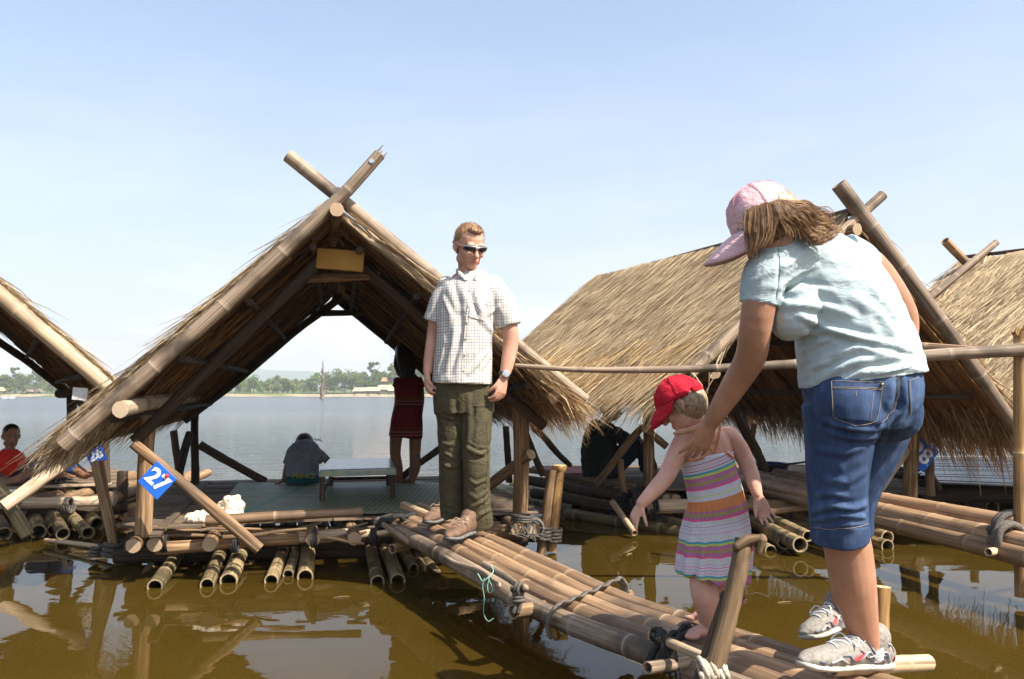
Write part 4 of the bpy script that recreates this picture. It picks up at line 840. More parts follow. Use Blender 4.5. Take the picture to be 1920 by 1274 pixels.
# blue basin on the right hut deck
m = MB(); c = P(1440, 872, 8.2); c.z = DZ; pr = [(0, .0), (.13, 0), (.15, .02), (.19, .16), (.2, .165), (.19, .17), (.17, .16), (.13, .03), (0, .03)]
rings = [[c+V((math.cos(a)*r, math.sin(a)*r, z)) for a in [6.2832*k/24 for k in range(24)]] for r, z in pr]; m.quadgrid(rings, True, .5, list(range(25)), list(range(9))); tag(m.build('plastic_basin', plain('navy_plastic', (.02, .03, .12), .35), loc=c), 'dark blue plastic basin on the deck behind the girl', 'basin')
# ---------------- far right hut
h2 = V((4.9, 8.6, 0)); HF = thing('raft_hut', 'raft hut at the right edge, its straw roof with small crossed split bamboo', 'raft hut', h2, 'thatched raft huts')
A = V((4.83, 9.0, 2.47)); rd = V((.58, -.81, 0)); B = A+rd*3.8; D1 = P(1500, 800, 8.0); C1 = D1+rd*3.8; qf = (A, B, C1, D1)
thatch('thatch_roof', qf, .07, HF, TH, n=22000, fringe=1500, fl=(.15, .3), front=300, L=(.16, .36), seed=9, wd=(.004, .009)); underside(qf, HF, 16)
D3 = V((2*A.x-D1.x, 2*A.y-D1.y, D1.z)); q = (A, B, D3+rd*3.8, D3); thatch('thatch_roof', q, .07, HF, TH, n=1500, fringe=300, seed=10)
pole('barge_rafter', HF, P(1868, 455, 8.8), P(1735, 565, 8.45), .034, .034, BAM_GREY); pole('barge_rafter', HF, P(1772, 452, 8.7), P(1822, 504, 8.8), .045, .045, W1); m = MB(); m.box(P(1845, 478, 8.85), (.05, 0, .02), (0, .04, 0), (0, 0, .03)); m.build('wedge', W_PALE, HF)
m = MB(); bamboo(m, A+V((0, 0, .09)), B+V((0, 0, .09)), .02, .02); m.build('ridge_cap', W_DARK, HF)
DK2 = stuff_mat('wet_grey_deck', (.1, .1, .1), (.26, .26, .26), (40, 2, 1), 'UV', .35, .5, .003, .3)
a = G(1752, 905, .35); b = G(2150, 922, .35); c = G(2150, 858, .35); d = G(1700, 856, .35); deck(HF, a, b, c, d, .35, 26, DK2)
for k in range(5): p = V((a.x-.1+0.0*k, a.y+.1+.5*k, .22)); pole('cross_beam', HF, p, p+V((2.6, .1, 0)), .06, .06, W_DARK, 'l')
for k in range(7): p = V((3.6+k*.4, 7.9, .06)); m = MB(); bamboo(m, p, p+V((-.2, 2.4, 0)), .07, .065, .5); m.build('float_bamboo', BAM_WET, HF)
for x, y in ((1690, 856), (1980, 870), (1820, 852)): p = G(x, y, .35); pole('post', HF, p, p+V((0, 0, .9)), .05, .05, W_DARK, 'l')
# ================================================================== walkways
random.seed(5)
WK = thing('bamboo_walkway', 'narrow walkway of lashed brown bamboo poles the man, girl and woman stand on', 'walkway', (.3, 3.6, 0), 'bamboo walkways')
cl = [V((-.70, 5.66)), V((-.37, 4.93)), V((-.02, 4.2)), V((.33, 3.5)), V((.68, 2.93)), V((1.02, 2.38)), V((1.5, 1.6))]
cl = [V((p.x, p.y, 0)) for p in cl]; CP = curve_pts(cl, 60)
def wk(off, z, d0=0.0, d1=1.0, n=40):
    out = []
    for k in range(n+1):
        f = (d0+(d1-d0)*k/n)*60; i = min(int(f), 59); p = CP[i].lerp(CP[i+1], f-i); t_ = (CP[i+1]-CP[i]).normalized(); nn = V((-t_.y, t_.x, 0)); nn = nn if nn.x > 0 else -nn; out.append(p+nn*off+V((0, 0, z)))
    return out
WR = .047
for off, z, d0, d1, r, mt, hl_ in ((-.185, -.004, .01, 1, .042, BAM_GREY, 1), (-.098, 0, .0, 1, .047, BAM, 1), (-.005, .002, .02, 1, .048, BAM, 1), (.088, -.002, 0.0, 1, .045, BAM, 1), (.175, -.003, .03, 1, .045, BAM, 1), (.235, -.02, .16, 1, .036, BAM_GREY, 1)):
    pth = [p+V((0, 0, .05*min(1, max(0, (p.y-3.6)/1.1))+.006*noise.noise(V((i*.2, off*30, 0)))))+V((.006*noise.noise(V((i*.17, off*20, 3))), 0, 0)) for i, p in enumerate(wk(off, DZ-.047+z, d0, d1))]; m = MB(); bamboo(m, path=pth, r0=r*.97, r1=r, sp=.4, seg=16); m.build('walkway_pole', mt, WK)
# short pale stubs at the raft end, split strips and side rods
for a, b, r, mt in ((P(757, 948, 5.75), P(905, 1012, 4.9), .03, BAM_STRAW), (P(787, 948, 5.8), P(880, 985, 5.3), .026, BAM_STRAW), (P(718, 983, 5.25), P(770, 1018, 4.85), .018, BAM_GREY), (P(1222, 1190, 2.78), P(1352, 1246, 2.48), .0155, BAM_STRAW), (P(708, 1001, 5.15), P(738, 996, 5.15), .016, BAM_STRAW)):
    m = MB(); bamboo(m, a, b, r, r*.95, .3); m.build('side_rod', mt, WK)
m = MB(); m.tube(curve_pts([P(835, 1045, 4.35), P(860, 1058, 4.2), P(905, 1072, 3.95), P(935, 1098, 3.72)], 14), [.012]*6+[.014]*9, 8, 'round', rough=.3); m.tube(curve_pts([P(908, 1058, 3.85), P(940, 1076, 3.7), P(968, 1095, 3.52), P(985, 1103, 3.42)], 12), .015, 8, 'round', rough=.2); m.build('split_strip', BAM_GREY, WK)
def cross_bar(a, b, r, mat): m = MB(); bamboo(m, a, b, r, r, .4); m.build('cross_bar', mat, WK)
cross_bar(P(962, 1148, 3.45), P(1180, 1118, 3.95), .03, W1); cross_bar(P(1214, 1253, 2.62), P(1460, 1222, 3.1), .019, BAM_GREY); cross_bar(P(1560, 1252, 2.55), P(1740, 1243, 2.75), .026, BAM_STRAW); cross_bar(P(735, 1030, 5.0), P(900, 985, 5.6), .03, W1)
def rise(D): return .05*min(1, max(0, (D-3.6)/1.1))
def strap(off0, off1, d, r, mat, skew=0, name='strap', w_=1.0, droop0=.1):
    m = MB(); pts = []; n = 24
    for k in range(n+1):
        f = k/n; o_ = off0+(off1-off0)*f; dd = d+skew*(f-.5); p = wk(o_, DZ+.004+r*.4, dd, dd+.0001, 1)[0]; ph = (o_+.185)/.0925; p.z += -.012*abs(math.sin(math.pi*(ph)))+rise(p.y)
        pts.append(p)
    a, b = pts[0], pts[-1]; pts = [a+V((-.02, -.01, -droop0)), a+V((-.028, -.01, -.05))]+pts+[b+V((.03, .01, -.04)), b+V((.02, .01, -.09))]
    m.tube(curve_pts(pts, 50), r, 8, 'round', flat=w_, rough=.1); return m.build(name, mat, WK)
strap(-.23, .26, .485, .024, RUBBER, -.06, w_=.3); strap(-.22, .2, .035, .015, ROPE, -.02)
strap(-.215, .04, .640, .012, ROPE, -.03, 'black_rope', droop0=.05); strap(-.215, .05, .649, .012, ROPE, -.034, 'black_rope', droop0=.05)
m = MB(); c = P(1232, 1190, 2.72)
for k in range(5): coil(m, c+V((random.uniform(-.01, .01), 0, random.uniform(-.008, .008))), (1, .3*k-.6, -.5+.2*k), .022, .018, 1.6, .008)
for k in range(4): a = P(1240+k*6, 1200, 2.7); m.tube([a, a+V((.01, 0, -.05)), a+V((-.01+.01*k, 0, -.085-.01*k))], .011, 6, 'round')
m.build('rope_knot', ROPE, WK)
m = MB(); c = P(972, 1103, 3.44); coil(m, c, (.6, -.4, -.2), .022, turns=2.5, rr=.007); coil(m, P(972, 1122, 3.44), (0, .2, 1), .02, turns=2.5, rr=.007); pass
for k in range(2): a = P(966+k*9, 1112, 3.43); m.tube([a, a+V((.005, 0, -.03)), a+V((-.006, 0, -.075))], .009, 6, 'round')
m.build('strap_knot', RUBBER, WK)
m = MB(); coil(m, P(742, 982, 5.3), (.4, -.8, 0), .05, turns=3, rr=.013); coil(m, P(722, 985, 5.28), (.4, -.8, 0), .035, turns=3, rr=.012); m.build('rope_knot', ROPE, WK)
m = MB()
m.tube(curve_pts([P(896, 1076, 3.72), P(905, 1090, 3.7), P(915, 1083, 3.7), P(925, 1072, 3.72), P(921, 1060, 3.74)], 20), .0022, 5, 'round')
m.tube(curve_pts([P(908, 1085, 3.7), P(905, 1100, 3.7), P(908, 1122, 3.7), P(907, 1150, 3.7), P(915, 1165, 3.7), P(925, 1160, 3.7)], 20), .0018, 5, 'round'); m.tube(curve_pts([P(915, 1085, 3.7), P(924, 1105, 3.7), P(917, 1112, 3.7), P(914, 1100, 3.7), P(918, 1082, 3.7)], 16), .002, 5, 'round')
m.build('green_string', GREEN_STR, WK)
# second walkway at the right
W2 = thing('bamboo_walkway', 'pale bamboo walkway running to the right edge behind the woman', 'walkway', (2.6, 6, 0), 'bamboo walkways')
for a, b, r in ((P(1388, 888, 8.0), P(2100, 1022, 4.2), .058), (P(1396, 900, 7.7), P(2100, 1062, 3.9), .064), (P(1405, 912, 7.6), P(2100, 1090, 3.8), .05)):
    m = MB(); bamboo(m, a, b, r, r*1.02, .5, bend=.01, seg=16); m.build('walkway_pole', BAM, W2)
m = MB(); bamboo(m, P(1452, 885, 8.0), P(1540, 897, 7.5), .035, .03, .3); m.build('loose_pole', BAM_STRAW, W2)
m = MB(); bamboo(m, P(1853, 1036, 4.45), P(1990, 1020, 4.8), .022, .022, .4); m.build('cross_bar', BAM_STRAW, W2)
m = MB(); coil(m, P(1893, 1012, 4.52), (P(2100, 1062, 3.9)-P(1396, 900, 7.7)), .085, .083, 2.4, .02, width=.07); coil(m, P(1900, 992, 4.6), (P(2100, 1062, 3.9)-P(1396, 900, 7.7)), .12, .09, 2, .018, width=.05); m.build('rubber_lashing', RUBBER, W2)
# ================================================================== posts and rails
def post(p0, p1, r0, r1, mat, label, name='mooring_post', b=False):
    m = MB(); (bamboo if b else log)(m, p0, p1, r0, r1); return tag(m.build(name, mat, loc=p0), label, 'post', 'mooring posts')
GOLD = stuff_mat('golden_wood', (.2, .105, .035), (.42, .24, .09), (60, 3, 1), 'UV', .6, .3, .003, .2, (.62, .42, .2), (.12, .07, .03))
g = P(1322, 1350, 2.33); pt = P(1396, 1012, 2.42)
m = MB(); log(m, g, pt, .026, .025, .006, n=20)
a = P(1402, 1012, 2.40); m.tube([a+V((-.03, 0, -.02)), a+V((.0, 0, .0)), a+V((.035, .0, .004))], [.014, .017, .011], 9, 'round', rough=.4); m.tube([P(1428, 1012, 2.4), P(1423, 1035, 2.4)], [.016, .009], 8, 'round', rough=.4)
fp = tag(m.build('leaning_post', stuff_mat('shaded_brown_wood', (.06, .036, .018), (.18, .115, .06), (70, 3, 1), 'UV', .75, .25, .004, .2, (.3, .2, .11), (.06, .038, .022), blotch=9), loc=g), 'leaning split wooden post in the foreground at the edge of the walkway', 'post', 'mooring posts')  # brown wood darkened further, the woman's shade put into its colour
m = MB(); log(m, P(1296, 1350, 2.38), P(1362, 1110, 2.43), .028, .012, .006); m.build('dark_split', W_DARK, fp)
m = MB(); coil(m, P(1374, 1122, 2.42), (.2, 0, 1), .036, turns=4, rr=.0014, width=.015); m.tube(curve_pts([P(1390, 1128, 2.39), P(1402, 1118, 2.38), P(1420, 1112, 2.38), P(1440, 1120, 2.38)], 12), .0013, 5, 'round'); m.build('wire_tie', plain('rusty_wire', (.08, .04, .025), .7), fp)
m = MB()
for k in range(5): coil(m, P(1318+k*9, 1256+4*(k % 2), 2.36), (1, 0, .3), .03-.002*k, turns=1.5, rr=.008)
m.build('pale_rope', TWINE, fp)
post(P(1650, 1330, 2.85), P(1652, 1100, 2.88), .026, .031, GOLD, 'short cut bamboo post just behind the woman\'s ankle')
post(P(1014, 1045, 5.95), P(1036, 882, 6.0), .035, .03, W1, 'brown post of the lashed pair standing in the water beside hut 27')
post(P(1034, 1035, 6.0), P(1050, 880, 6.05), .036, .034, GOLD, 'golden post with flared top, of the lashed pair beside hut 27')
m = MB(); c = P(1050, 878, 6.05); m.tube([c+V((0, 0, -.03)), c, c+V((0, 0, .02))], [.035, .052, .048], 14, 'flat', rough=.1); m.build('flared_top', GOLD, bpy.data.objects['mooring_post.003'] if 'mooring_post.003' in bpy.data.objects else None)
m = MB(); coil(m, P(1020, 1000, 5.95), (.1, 0, 1), .055, .05, 4, .012); coil(m, P(1038, 1004, 5.98), (.1, 0, 1), .055, .05, 4, .012); tag(m.build('rope_tie', RUBBER, loc=P(1020, 1000, 5.95)), 'dark rope lashing the pair of posts beside hut 27 near the water', 'rope')
gp = P(1916, 1120, 4.55); m = MB(); bamboo(m, gp, P(1914, 622, 4.6), .034, .036, .5, hollow=False)
for k in range(16): a = P(1914, 622, 4.6)+V((random.uniform(-.04, .04), random.uniform(-.03, .03), -.02)); m.tube([a, a+V((random.uniform(-.03, .03), 0, random.uniform(.02, .06)))], [.008, .003], 5, 'round')
tag(m.build('rail_post', GOLD, loc=gp), 'tall golden bamboo post with frayed top at the right edge', 'post', 'mooring posts')
m = MB(); bamboo(m, path=curve_pts([P(966, 686, 4.78), P(1100, 694, 4.74), P(1300, 692, 4.68), P(1490, 683, 4.65), P(1720, 668, 4.6), P(1922, 656, 4.56)], 40), r0=.013, r1=.036, sp=.4, hollow=False)
tag(m.build('hand_rail', BAM_GREY, loc=P(966, 686, 4.78)), 'long tapering bamboo hand rail running behind the woman to the right edge post', 'rail', 'bamboo hand rails')
m = MB(); bamboo(m, P(1560, 640, 5.3), P(1885, 662, 4.66), .03, .025, .4); tag(m.build('hand_rail', BAM, loc=P(1560, 640, 5.3)), 'short bamboo rail just above the long one, right of the woman', 'rail', 'bamboo hand rails')
for k, (x, y) in enumerate(((640, 1120), (505, 1160), (930, 1200), (1470, 1130), (1180, 1040))):
    c = G(x, y, .003); d = V((random.uniform(-1, 1), random.uniform(-1, 1), 0)).normalized()*random.uniform(.03, .07); m = MB(); m.tube([c-d, c+V((d.y, -d.x, 0))*.2, c+d], [.003, .005, .002], 5, 'round', flat=.4, wide=(0, 0, 1)); tag(m.build('floating_straw', W1, loc=c), 'small loose straw bit floating on the brown water', 'straw', 'straw bits floating near the rafts')
# sandals on the left deck
for x, y, lb in ((42, 908, 'dark sandal on the left deck in front of the boy, left of the pair'), (100, 906, 'dark sandal on the left deck in front of the boy, right of the pair')):
    c = G(x, y, DZ+.03); m = MB(); m.tube([c+V((-.1, .02, 0)), c+V((0, 0, 0)), c+V((.1, -.03, .004))], [.036, .032, .042], 12, 'round', flat=.28, wide=(0, 1, 0)); o = m.build('sandal', plain('dark_sole', (.04, .03, .03), .7), loc=c)
    tag(o, lb, 'sandal', 'sandals on the left deck'); m = MB(); m.tube(curve_pts([c+V((.04, -.045, 0)), c+V((.045, -.02, .045)), c+V((.04, .02, .045)), c+V((.03, .035, 0))], 10), .014, 6, 'round', flat=.4); m.build('toe_strap', plain('sandal_strap', (.08, .05, .05), .6), o)
# smoke-grey loose rail sticks lying on the right deck
m = MB()
for k in range(7): m.tube([P(1400+k*8, 880-k, 7.9), P(1470+k*12, 872-k*1.5, 7.6)], .009, 5, 'round')
tag(m.build('stick_bundle', W_DARK, loc=P(1440, 878, 7.8)), 'bundle of thin dark sticks on the deck right of the girl', 'sticks')
# second-plane cloth on the right deck
m = MB(); a = G(1010, 882, DZ+.02); b = G(1130, 884, DZ+.02); m.box((a+b)/2, (b-a)/2, (0, .35, 0), (0, 0, .006)); tag(m.build('red_mat', cloth('faded_red_mat', (.22, .07, .06), (.35, .13, .1)), smooth=False, loc=(a+b)/2), 'faded dark red mat on the deck beside the shaded sitter', 'mat')
# ================================================================== people
random.seed(33); np.random.seed(33)
def capdome(par, c, fr, s, mat, rad=(.086, .104, .098), el0=-.12, arch=None, name='cap', band=True, ruf=0, wr=0):
    f, u, r = fr; n, k = 40, 14; rings = []
    for j in range(k+1):
        el = el0+(math.pi/2-el0)*j/k; ring = []
        for i in range(n):
            a = 2*math.pi*i/n; z = math.sin(el) if el > 0 else el; q = math.cos(max(el, 0)); wv = 1+ruf*math.sin(a*9)*max(0, -math.cos(a))*(1-j/k)
            crn = 1-.03*abs(math.sin(a*3))*q+wr*noise.noise(V((math.sin(a)*3, math.cos(a)*3, el*4)))+wr*.6*noise.noise(V((math.sin(a)*7, math.cos(a)*7, el*9)))
            ring.append(V(c)+(r*(math.sin(a)*rad[0]*q)*wv+f*(math.cos(a)*rad[1]*q)*wv+u*(z*rad[2]))*s*crn)
        rings.append(ring)
    m = MB(); b = len(m.v); nn = n
    keep = []
    m.quadgrid(rings, True, .5, [i*.01 for i in range(n+1)], [j*.01 for j in range(k+1)])
    if arch:
        cut = set()
        for fi in range(len(m.f)):
            j, i = divmod(fi, n); a = 2*math.pi*(i+.5)/n-math.pi
            if abs(a) < arch and 2 <= j < 2+int(6*math.sqrt(max(0, 1-(a/arch)**2))): cut.add(fi)
        m.uv = [q for fi in range(len(m.f)) if fi not in cut for q in m.uv[4*fi:4*fi+4]]; m.f = [q for fi, q in enumerate(m.f) if fi not in cut]
    o = m.build(name, mat, par); sd = o.modifiers.new('s', 'SOLIDIFY'); sd.thickness = .0025; sd.offset = 1
    m = MB()
    for q in range(6):
        i = int(q*n/6)+3
        if i % n in (18, 19, 20, 21, 22) and arch: continue
        m.tube([rings[j][i % n]+(rings[j][i % n]-V(c)).normalized()*.0022 for j in range(0, k)], .0011, 5, 'round')
    m.build('cap_seam', mat, o)
    return o, rings
def bill(par, c, fr, s, mat, L=.08, half=1.05, droop=.3, rad=(.086, .104), z0=-.012, curve=.25, under=None):
    f, u, r = fr; rows = []
    for j in range(9):
        t = j/8; row = []
        for i in range(17):
            a = half*(-1+2*i/16); bx = math.sin(a)*rad[0]; by = math.cos(a)*rad[1]; ex = L*t*(math.cos(a/half*1.35))**.6 if abs(a/half*1.35) < 1.57 else 0
            x = bx*(1+.08*t); y = by+ex*1.0; z = z0-droop*ex*(.6+t*.6)-curve*abs(math.sin(a))**2*(.25+.75*t)*rad[0]
            row.append(V(c)+(r*x+f*y+u*z)*s)
        rows.append(row)
    m = MB(); m.quadgrid(rows, False, .5, [i*.01 for i in range(17)], [j*.01 for j in range(9)]); o = m.build('bill', mat, par); sd = o.modifiers.new('s', 'SOLIDIFY'); sd.thickness = .004; return o
def shoe(par, heel, toe, up, wid, mu, ms, s=1.0, nm='shoe', lift=0, mesh=None, lace=None):
    heel = V(heel); toe = V(toe); d = (toe-heel).normalized(); L = (toe-heel).length; w_ = d.cross(V(up)).normalized(); u = w_.cross(d)
    def q(t, z): return heel+d*L*t+u*z*s
    so_ = Org().loft([q(.02, .016), q(.1, .014), q(.3, .014), q(.55, .013), q(.78, .013), q(.93, .017), q(1.0, .022)], [.026*s, .034*s, .033*s, .040*s, .047*s, .038*s, .02*s], [.016*s, .016*s, .014*s, .013*s, .012*s, .012*s, .009*s], wide=w_, sub=4).mesh(.004*s+.0008, 2)
    sh = obj(nm, so_.co, so_.F, ms, par)
    up_ = Org().loft([q(.03, .045), q(.12, .05), q(.32, .055), q(.52, .05), q(.72, .04), q(.9, .034), q(.985, .03)], [.024*s, .034*s, .034*s, .039*s, .043*s, .036*s, .018*s], [.03*s, .042*s, .044*s, .038*s, .03*s, .023*s, .012*s], wide=w_, sub=4)
    up_.loft([q(.2, .05), q(.2, .078), q(.195, .095)], [.038*s, .042*s, .044*s], [.046*s, .046*s, .048*s], wide=w_); up_.loft([q(.5, .072), q(.34, .092), q(.28, .11)], [.02*s, .024*s, .022*s], [.01*s, .012*s, .008*s], wide=w_)
    up_.mesh(.004*s, 2); uo = obj('upper', up_.co, up_.F, mu, sh)
    bv = up_.bvh(); m = MB()
    for k in range(5):
        t = .38+.075*k; pts = []
        for i in range(9):
            b = w_*((i-4)/4*.024*s); p = q(t+(.02 if k % 2 else -.02)*(i-4)/4, .2)+b; h = bv.ray_cast(p, -u)
            if h[0]: pts.append(h[0]+u*.002)
        if len(pts) > 2: m.tube(pts, .0026*s, 6, 'round')
    h0 = q(.5, .086)
    for sg in (-1, 1): m.tube(curve_pts([h0, h0+w_*.03*sg*s+u*.012*s, h0+w_*.045*sg*s-u*.01*s+d*.02, h0+w_*.02*sg*s+d*.01], 12), .0022*s, 5, 'round')
    m.build('laces', lace or WHITE, sh); return sh, up_, q, w_, u
# ------------------------------------------------------------------ the man
DM = 4.72; ZM = .328
def Wm(x, y, dd=0): return P(x, y, DM+dd)
MAN = thing('person', 'man in white checked shirt, olive trousers and sunglasses standing on the bamboo walkway', 'person', G(850, 998, ZM))
o = Org(); fr = frame((.42, -.8, -.36), (.04, -.08, 1)); hcn = Wm(881, 462, .0)
qh = head(o, hcn, fr, 1.0)
o.loft([Wm(880, 535, .04), Wm(877, 515, .04), Wm(876, 488, .035)], [.075, .056, .052], wide=(1, 0, 0))
o.loft([Wm(868, 745, .02), Wm(869, 690, .02), Wm(874, 610, .02), Wm(880, 550, .03), Wm(880, 528, .04)], [.15, .145, .155, .17, .11], [.1, .1, .1, .095, .07])
for pts, rr in (([Wm(836, 545, .05), Wm(821, 590, .06), Wm(813, 635, .07), Wm(806, 670, .04), Wm(802, 697, .01)], [.05, .047, .041, .034, .026]), ([Wm(940, 552, .0), Wm(952, 600, -.02), Wm(958, 640, -.02), Wm(952, 680, -.04), Wm(946, 706, -.06)], [.052, .05, .044, .037, .028])): o.loft(pts, rr, [r*.92 for r in rr])
hand(o, Wm(801, 699, .01), (-.02, -.15, -1), (.9, .2, 0), (.15, -.9, 0), .98, (.5, .7, .5), .05, .35, .5)
hand(o, Wm(945, 708, -.06), (-.2, -.2, -1), (-.75, .65, 0), (-.6, -.75, 0), 1.0, (.35, .6, .45), .07, .4, .5)
for a, b, c_ in ((Wm(848, 755, .02), Wm(848, 860, .06), Wm(850, 960, .12)), (Wm(893, 755, .0), Wm(893, 865, .0), Wm(900, 978, .06))): o.loft([a, a.lerp(b, .5), b, b.lerp(c_, .4), c_], [.06, .055, .045, .045, .036])
o.mesh(.0048, 2); lip = lipattr(o, qh, .98); o.out('body', SK_MAN, MAN, {'lip': lip}); 
HAIR_M = stuff_mat('ginger_hair', (.2, .1, .045), (.38, .22, .11), (150, 150, 40), 'Object', .5, .4, .002)
h = Org(); f, u, r = fr
h.ell(qh(0, -.027, .042), r*.080, f*.089, u*.083); h.ell(qh(0, -.06, .0), r*.074, f*.05, u*.07); h.ell(qh(0, .035, .098), r*.042, f*.042, u*.02)
h.mesh(.005, 1).wrinkle(.003, (60, 60, 60), 3); ho = h.out('hair', HAIR_M, MAN); m = MB()
cN = qh(0, -.02, .03)
for _ in range(1600):
    i = random.randrange(len(h.co)); p = V(h.co[i]); n = (p-cN).normalized(); t_ = (n+f*.8+V((random.gauss(0, .4), random.gauss(0, .4), random.gauss(0, .4)))).normalized(); m.tube([p, p+t_*.006, p+t_*.01+n*.001], [.001, .0009, .0003], 3, None)
m.build('hair_strands', HAIR_M, ho)
# sunglasses
SG = thing('sunglasses', 'wraparound dark sunglasses with silver frame worn by the man', 'sunglasses', qh(0, .09, 0)); m = MB()
for k in (-1, 1):
    rows = []
    for j in range(5):
        z = .019-.036*j/4; rows.append([qh(k*(.008+.062*i/8), .104-.0006*(i**2)*.75+(.0 if j else 0)-.004*abs(j-1.5), z*(1-.35*(i/8)**2)+.004*(i/8)) for i in range(9)])
    l = MB(); l.quadgrid(rows, False, .5, list(range(9)), list(range(5))); lo = l.build('lens', plain('dark_lens', (.012, .012, .014), .05, .8), SG); sd = lo.modifiers.new('s', 'SOLIDIFY'); sd.thickness = .003
    m.tube([qh(k*.004, .106, .017), qh(k*.035, .105, .0205), qh(k*.066, .083, .016), qh(k*.08, .05, .01), qh(k*.083, .0, .006)], .0032, 7, 'round')
m.tube([qh(-.01, .105, .013), qh(.01, .105, .013)], .004, 7, 'round'); m.build('frame', plain('silver_frame', (.45, .46, .48), .25, .6, .7), SG)
SG.parent = None
# shirt
t = NT('checked_shirt'); pu, pv = t.attr('pu'), t.attr('pv'); fz = t.noise(t.coords('Object'), 30, 2)
def lines(x, per, wd_, off=0): return t.math('GREATER_THAN', t.math('ABSOLUTE', t.math('SUBTRACT', t.math('FRACT', t.math('MULTIPLY_ADD', x, 1/per, off)), .5)), .5-wd_/2)
a = lines(pu, .0155, .17); b_ = lines(pv, .0155, .17); c2 = lines(pu, .033, .1, .25); d2 = lines(pv, .033, .1, .25)
col = t.mix(t.math('MULTIPLY', t.math('MAXIMUM', a, b_), .85), (.62, .575, .5), (.13, .1, .09)); col = t.mix(t.math('MULTIPLY', t.math('MAXIMUM', c2, d2), .6), col, (.18, .22, .34))
CHECK = t.bsdf(col, .85, .15, t.noise(t.coords('Object'), 500, 2), .0004)
s = Org(); s.loft([Wm(866, 720, .0), Wm(867, 695, .0), Wm(871, 640, .0), Wm(876, 590, .0), Wm(881, 552, .01), Wm(882, 531, .02), Wm(880, 519, .035)], [.166, .163, .158, .165, .17, .13, .08], [.135, .13, .125, .122, .112, .085, .06], wide=(1, -.12, 0), cap='flat', sub=5)
s.loft([Wm(850, 538, .04), Wm(832, 560, .05), Wm(815, 604, .06)], [.07, .068, .066], [.075, .07, .064], cap='flat'); s.loft([Wm(915, 540, .0), Wm(938, 562, -.01), Wm(956, 612, -.02)], [.072, .073, .068], [.075, .07, .064], cap='flat')
s.ell(Wm(838, 535, .05), V((.052, 0, 0)), V((0, .07, 0)), V((0, 0, .05))); s.ell(Wm(925, 535, .0), V((.06, 0, 0)), V((0, .07, 0)), V((0, 0, .055)))
s.mesh(.0055, 3); bv = s.bvh()
s.folds([([(905, 690), (925, 655), (942, 620)], .012, .014), ([(880, 700), (905, 670), (935, 640)], .012, .012), ([(835, 690), (850, 650), (852, 600)], .014, .01), ([(845, 700), (862, 640), (868, 590)], .014, -.01), ([(895, 560), (905, 600), (925, 625)], .014, .012), ([(880, 540), (892, 580), (912, 610)], .012, -.008), ([(832, 560), (845, 590), (842, 630)], .012, .01), ([(850, 530), (862, 570), (860, 610)], .015, -.008), ([(820, 700), (832, 660)], .014, .01), ([(915, 590), (935, 575)], .01, .008)], bv)
s.wrinkle(.0035, (9, 9, 5), 3); s.param(); xc = s.co[:, 0]-Wm(872, 600).x; so_ = s.out('shirt', CHECK, MAN, {'pu': xc*1.08, 'pv': s.co[:, 2]-.03*xc}); bv = s.bvh()
m = MB()
for k in (-1, 1):
    e = Wm(882, 520, -.085); cpt = [Wm(880+k*23, 504, .03), Wm(880+k*17, 509, -.04), Wm(882+k*3, 525, -.075)]; outp = [Wm(880+k*25, 509, .03), Wm(880+k*22, 515, -.05), Wm(883+k*12, 530, -.08)]
    C1_ = curve_pts(cpt, 8); C2_ = curve_pts(outp, 8); m.quadgrid([C1_, [a.lerp(b, .5)+V((0, -.006, .004)) for a, b in zip(C1_, C2_)], C2_], False, .5, list(range(9)), [0, 1, 2])
co_ = m.build('collar', CHECK, MAN); sd = co_.modifiers.new('s', 'SOLIDIFY'); sd.thickness = .0015
for nm, fn in (('pu', lambda p: p[0]), ('pv', lambda p: p[2])):
    at = co_.data.attributes.new(nm, 'FLOAT', 'POINT'); at.data.foreach_set('value', [fn(v.co) for v in co_.data.vertices])
m = MB(); patch(m, bv, [(886, 556), (915, 560), (909, 602), (878, 594)], .004, 8, 8); po = m.build('breast_pocket', CHECK, so_)
for nm, fn in (('pu', lambda p: (p[0]+p[2])*.7071), ('pv', lambda p: (p[2]-p[0])*.7071)):
    at = po.data.attributes.new(nm, 'FLOAT', 'POINT'); at.data.foreach_set('value', [fn(v.co) for v in po.data.vertices])
m = MB(); seam(m, bv, [(883, 532), (874, 600), (868, 660), (866, 718)], .0028, .001, flat=.6); seam(m, bv, [(887, 532), (879, 600), (873, 660), (871, 718)], .0012, .001); seam(m, bv, [(886, 567), (913, 571)], .0016, .004); po2 = m.build('placket', cloth('shirt_white', (.6, .57, .52), (.72, .69, .64)), so_)
m = MB()
for y in (545, 575, 605, 635, 665, 695):
    h_ = hit(bv, 880-(y-545)*.07, y)
    if h_: m.tube([h_, h_+V((0, -.004, 0))], .0045, 8, 'round')
m.build('buttons', plain('shirt_button', (.5, .47, .42), .3), so_)
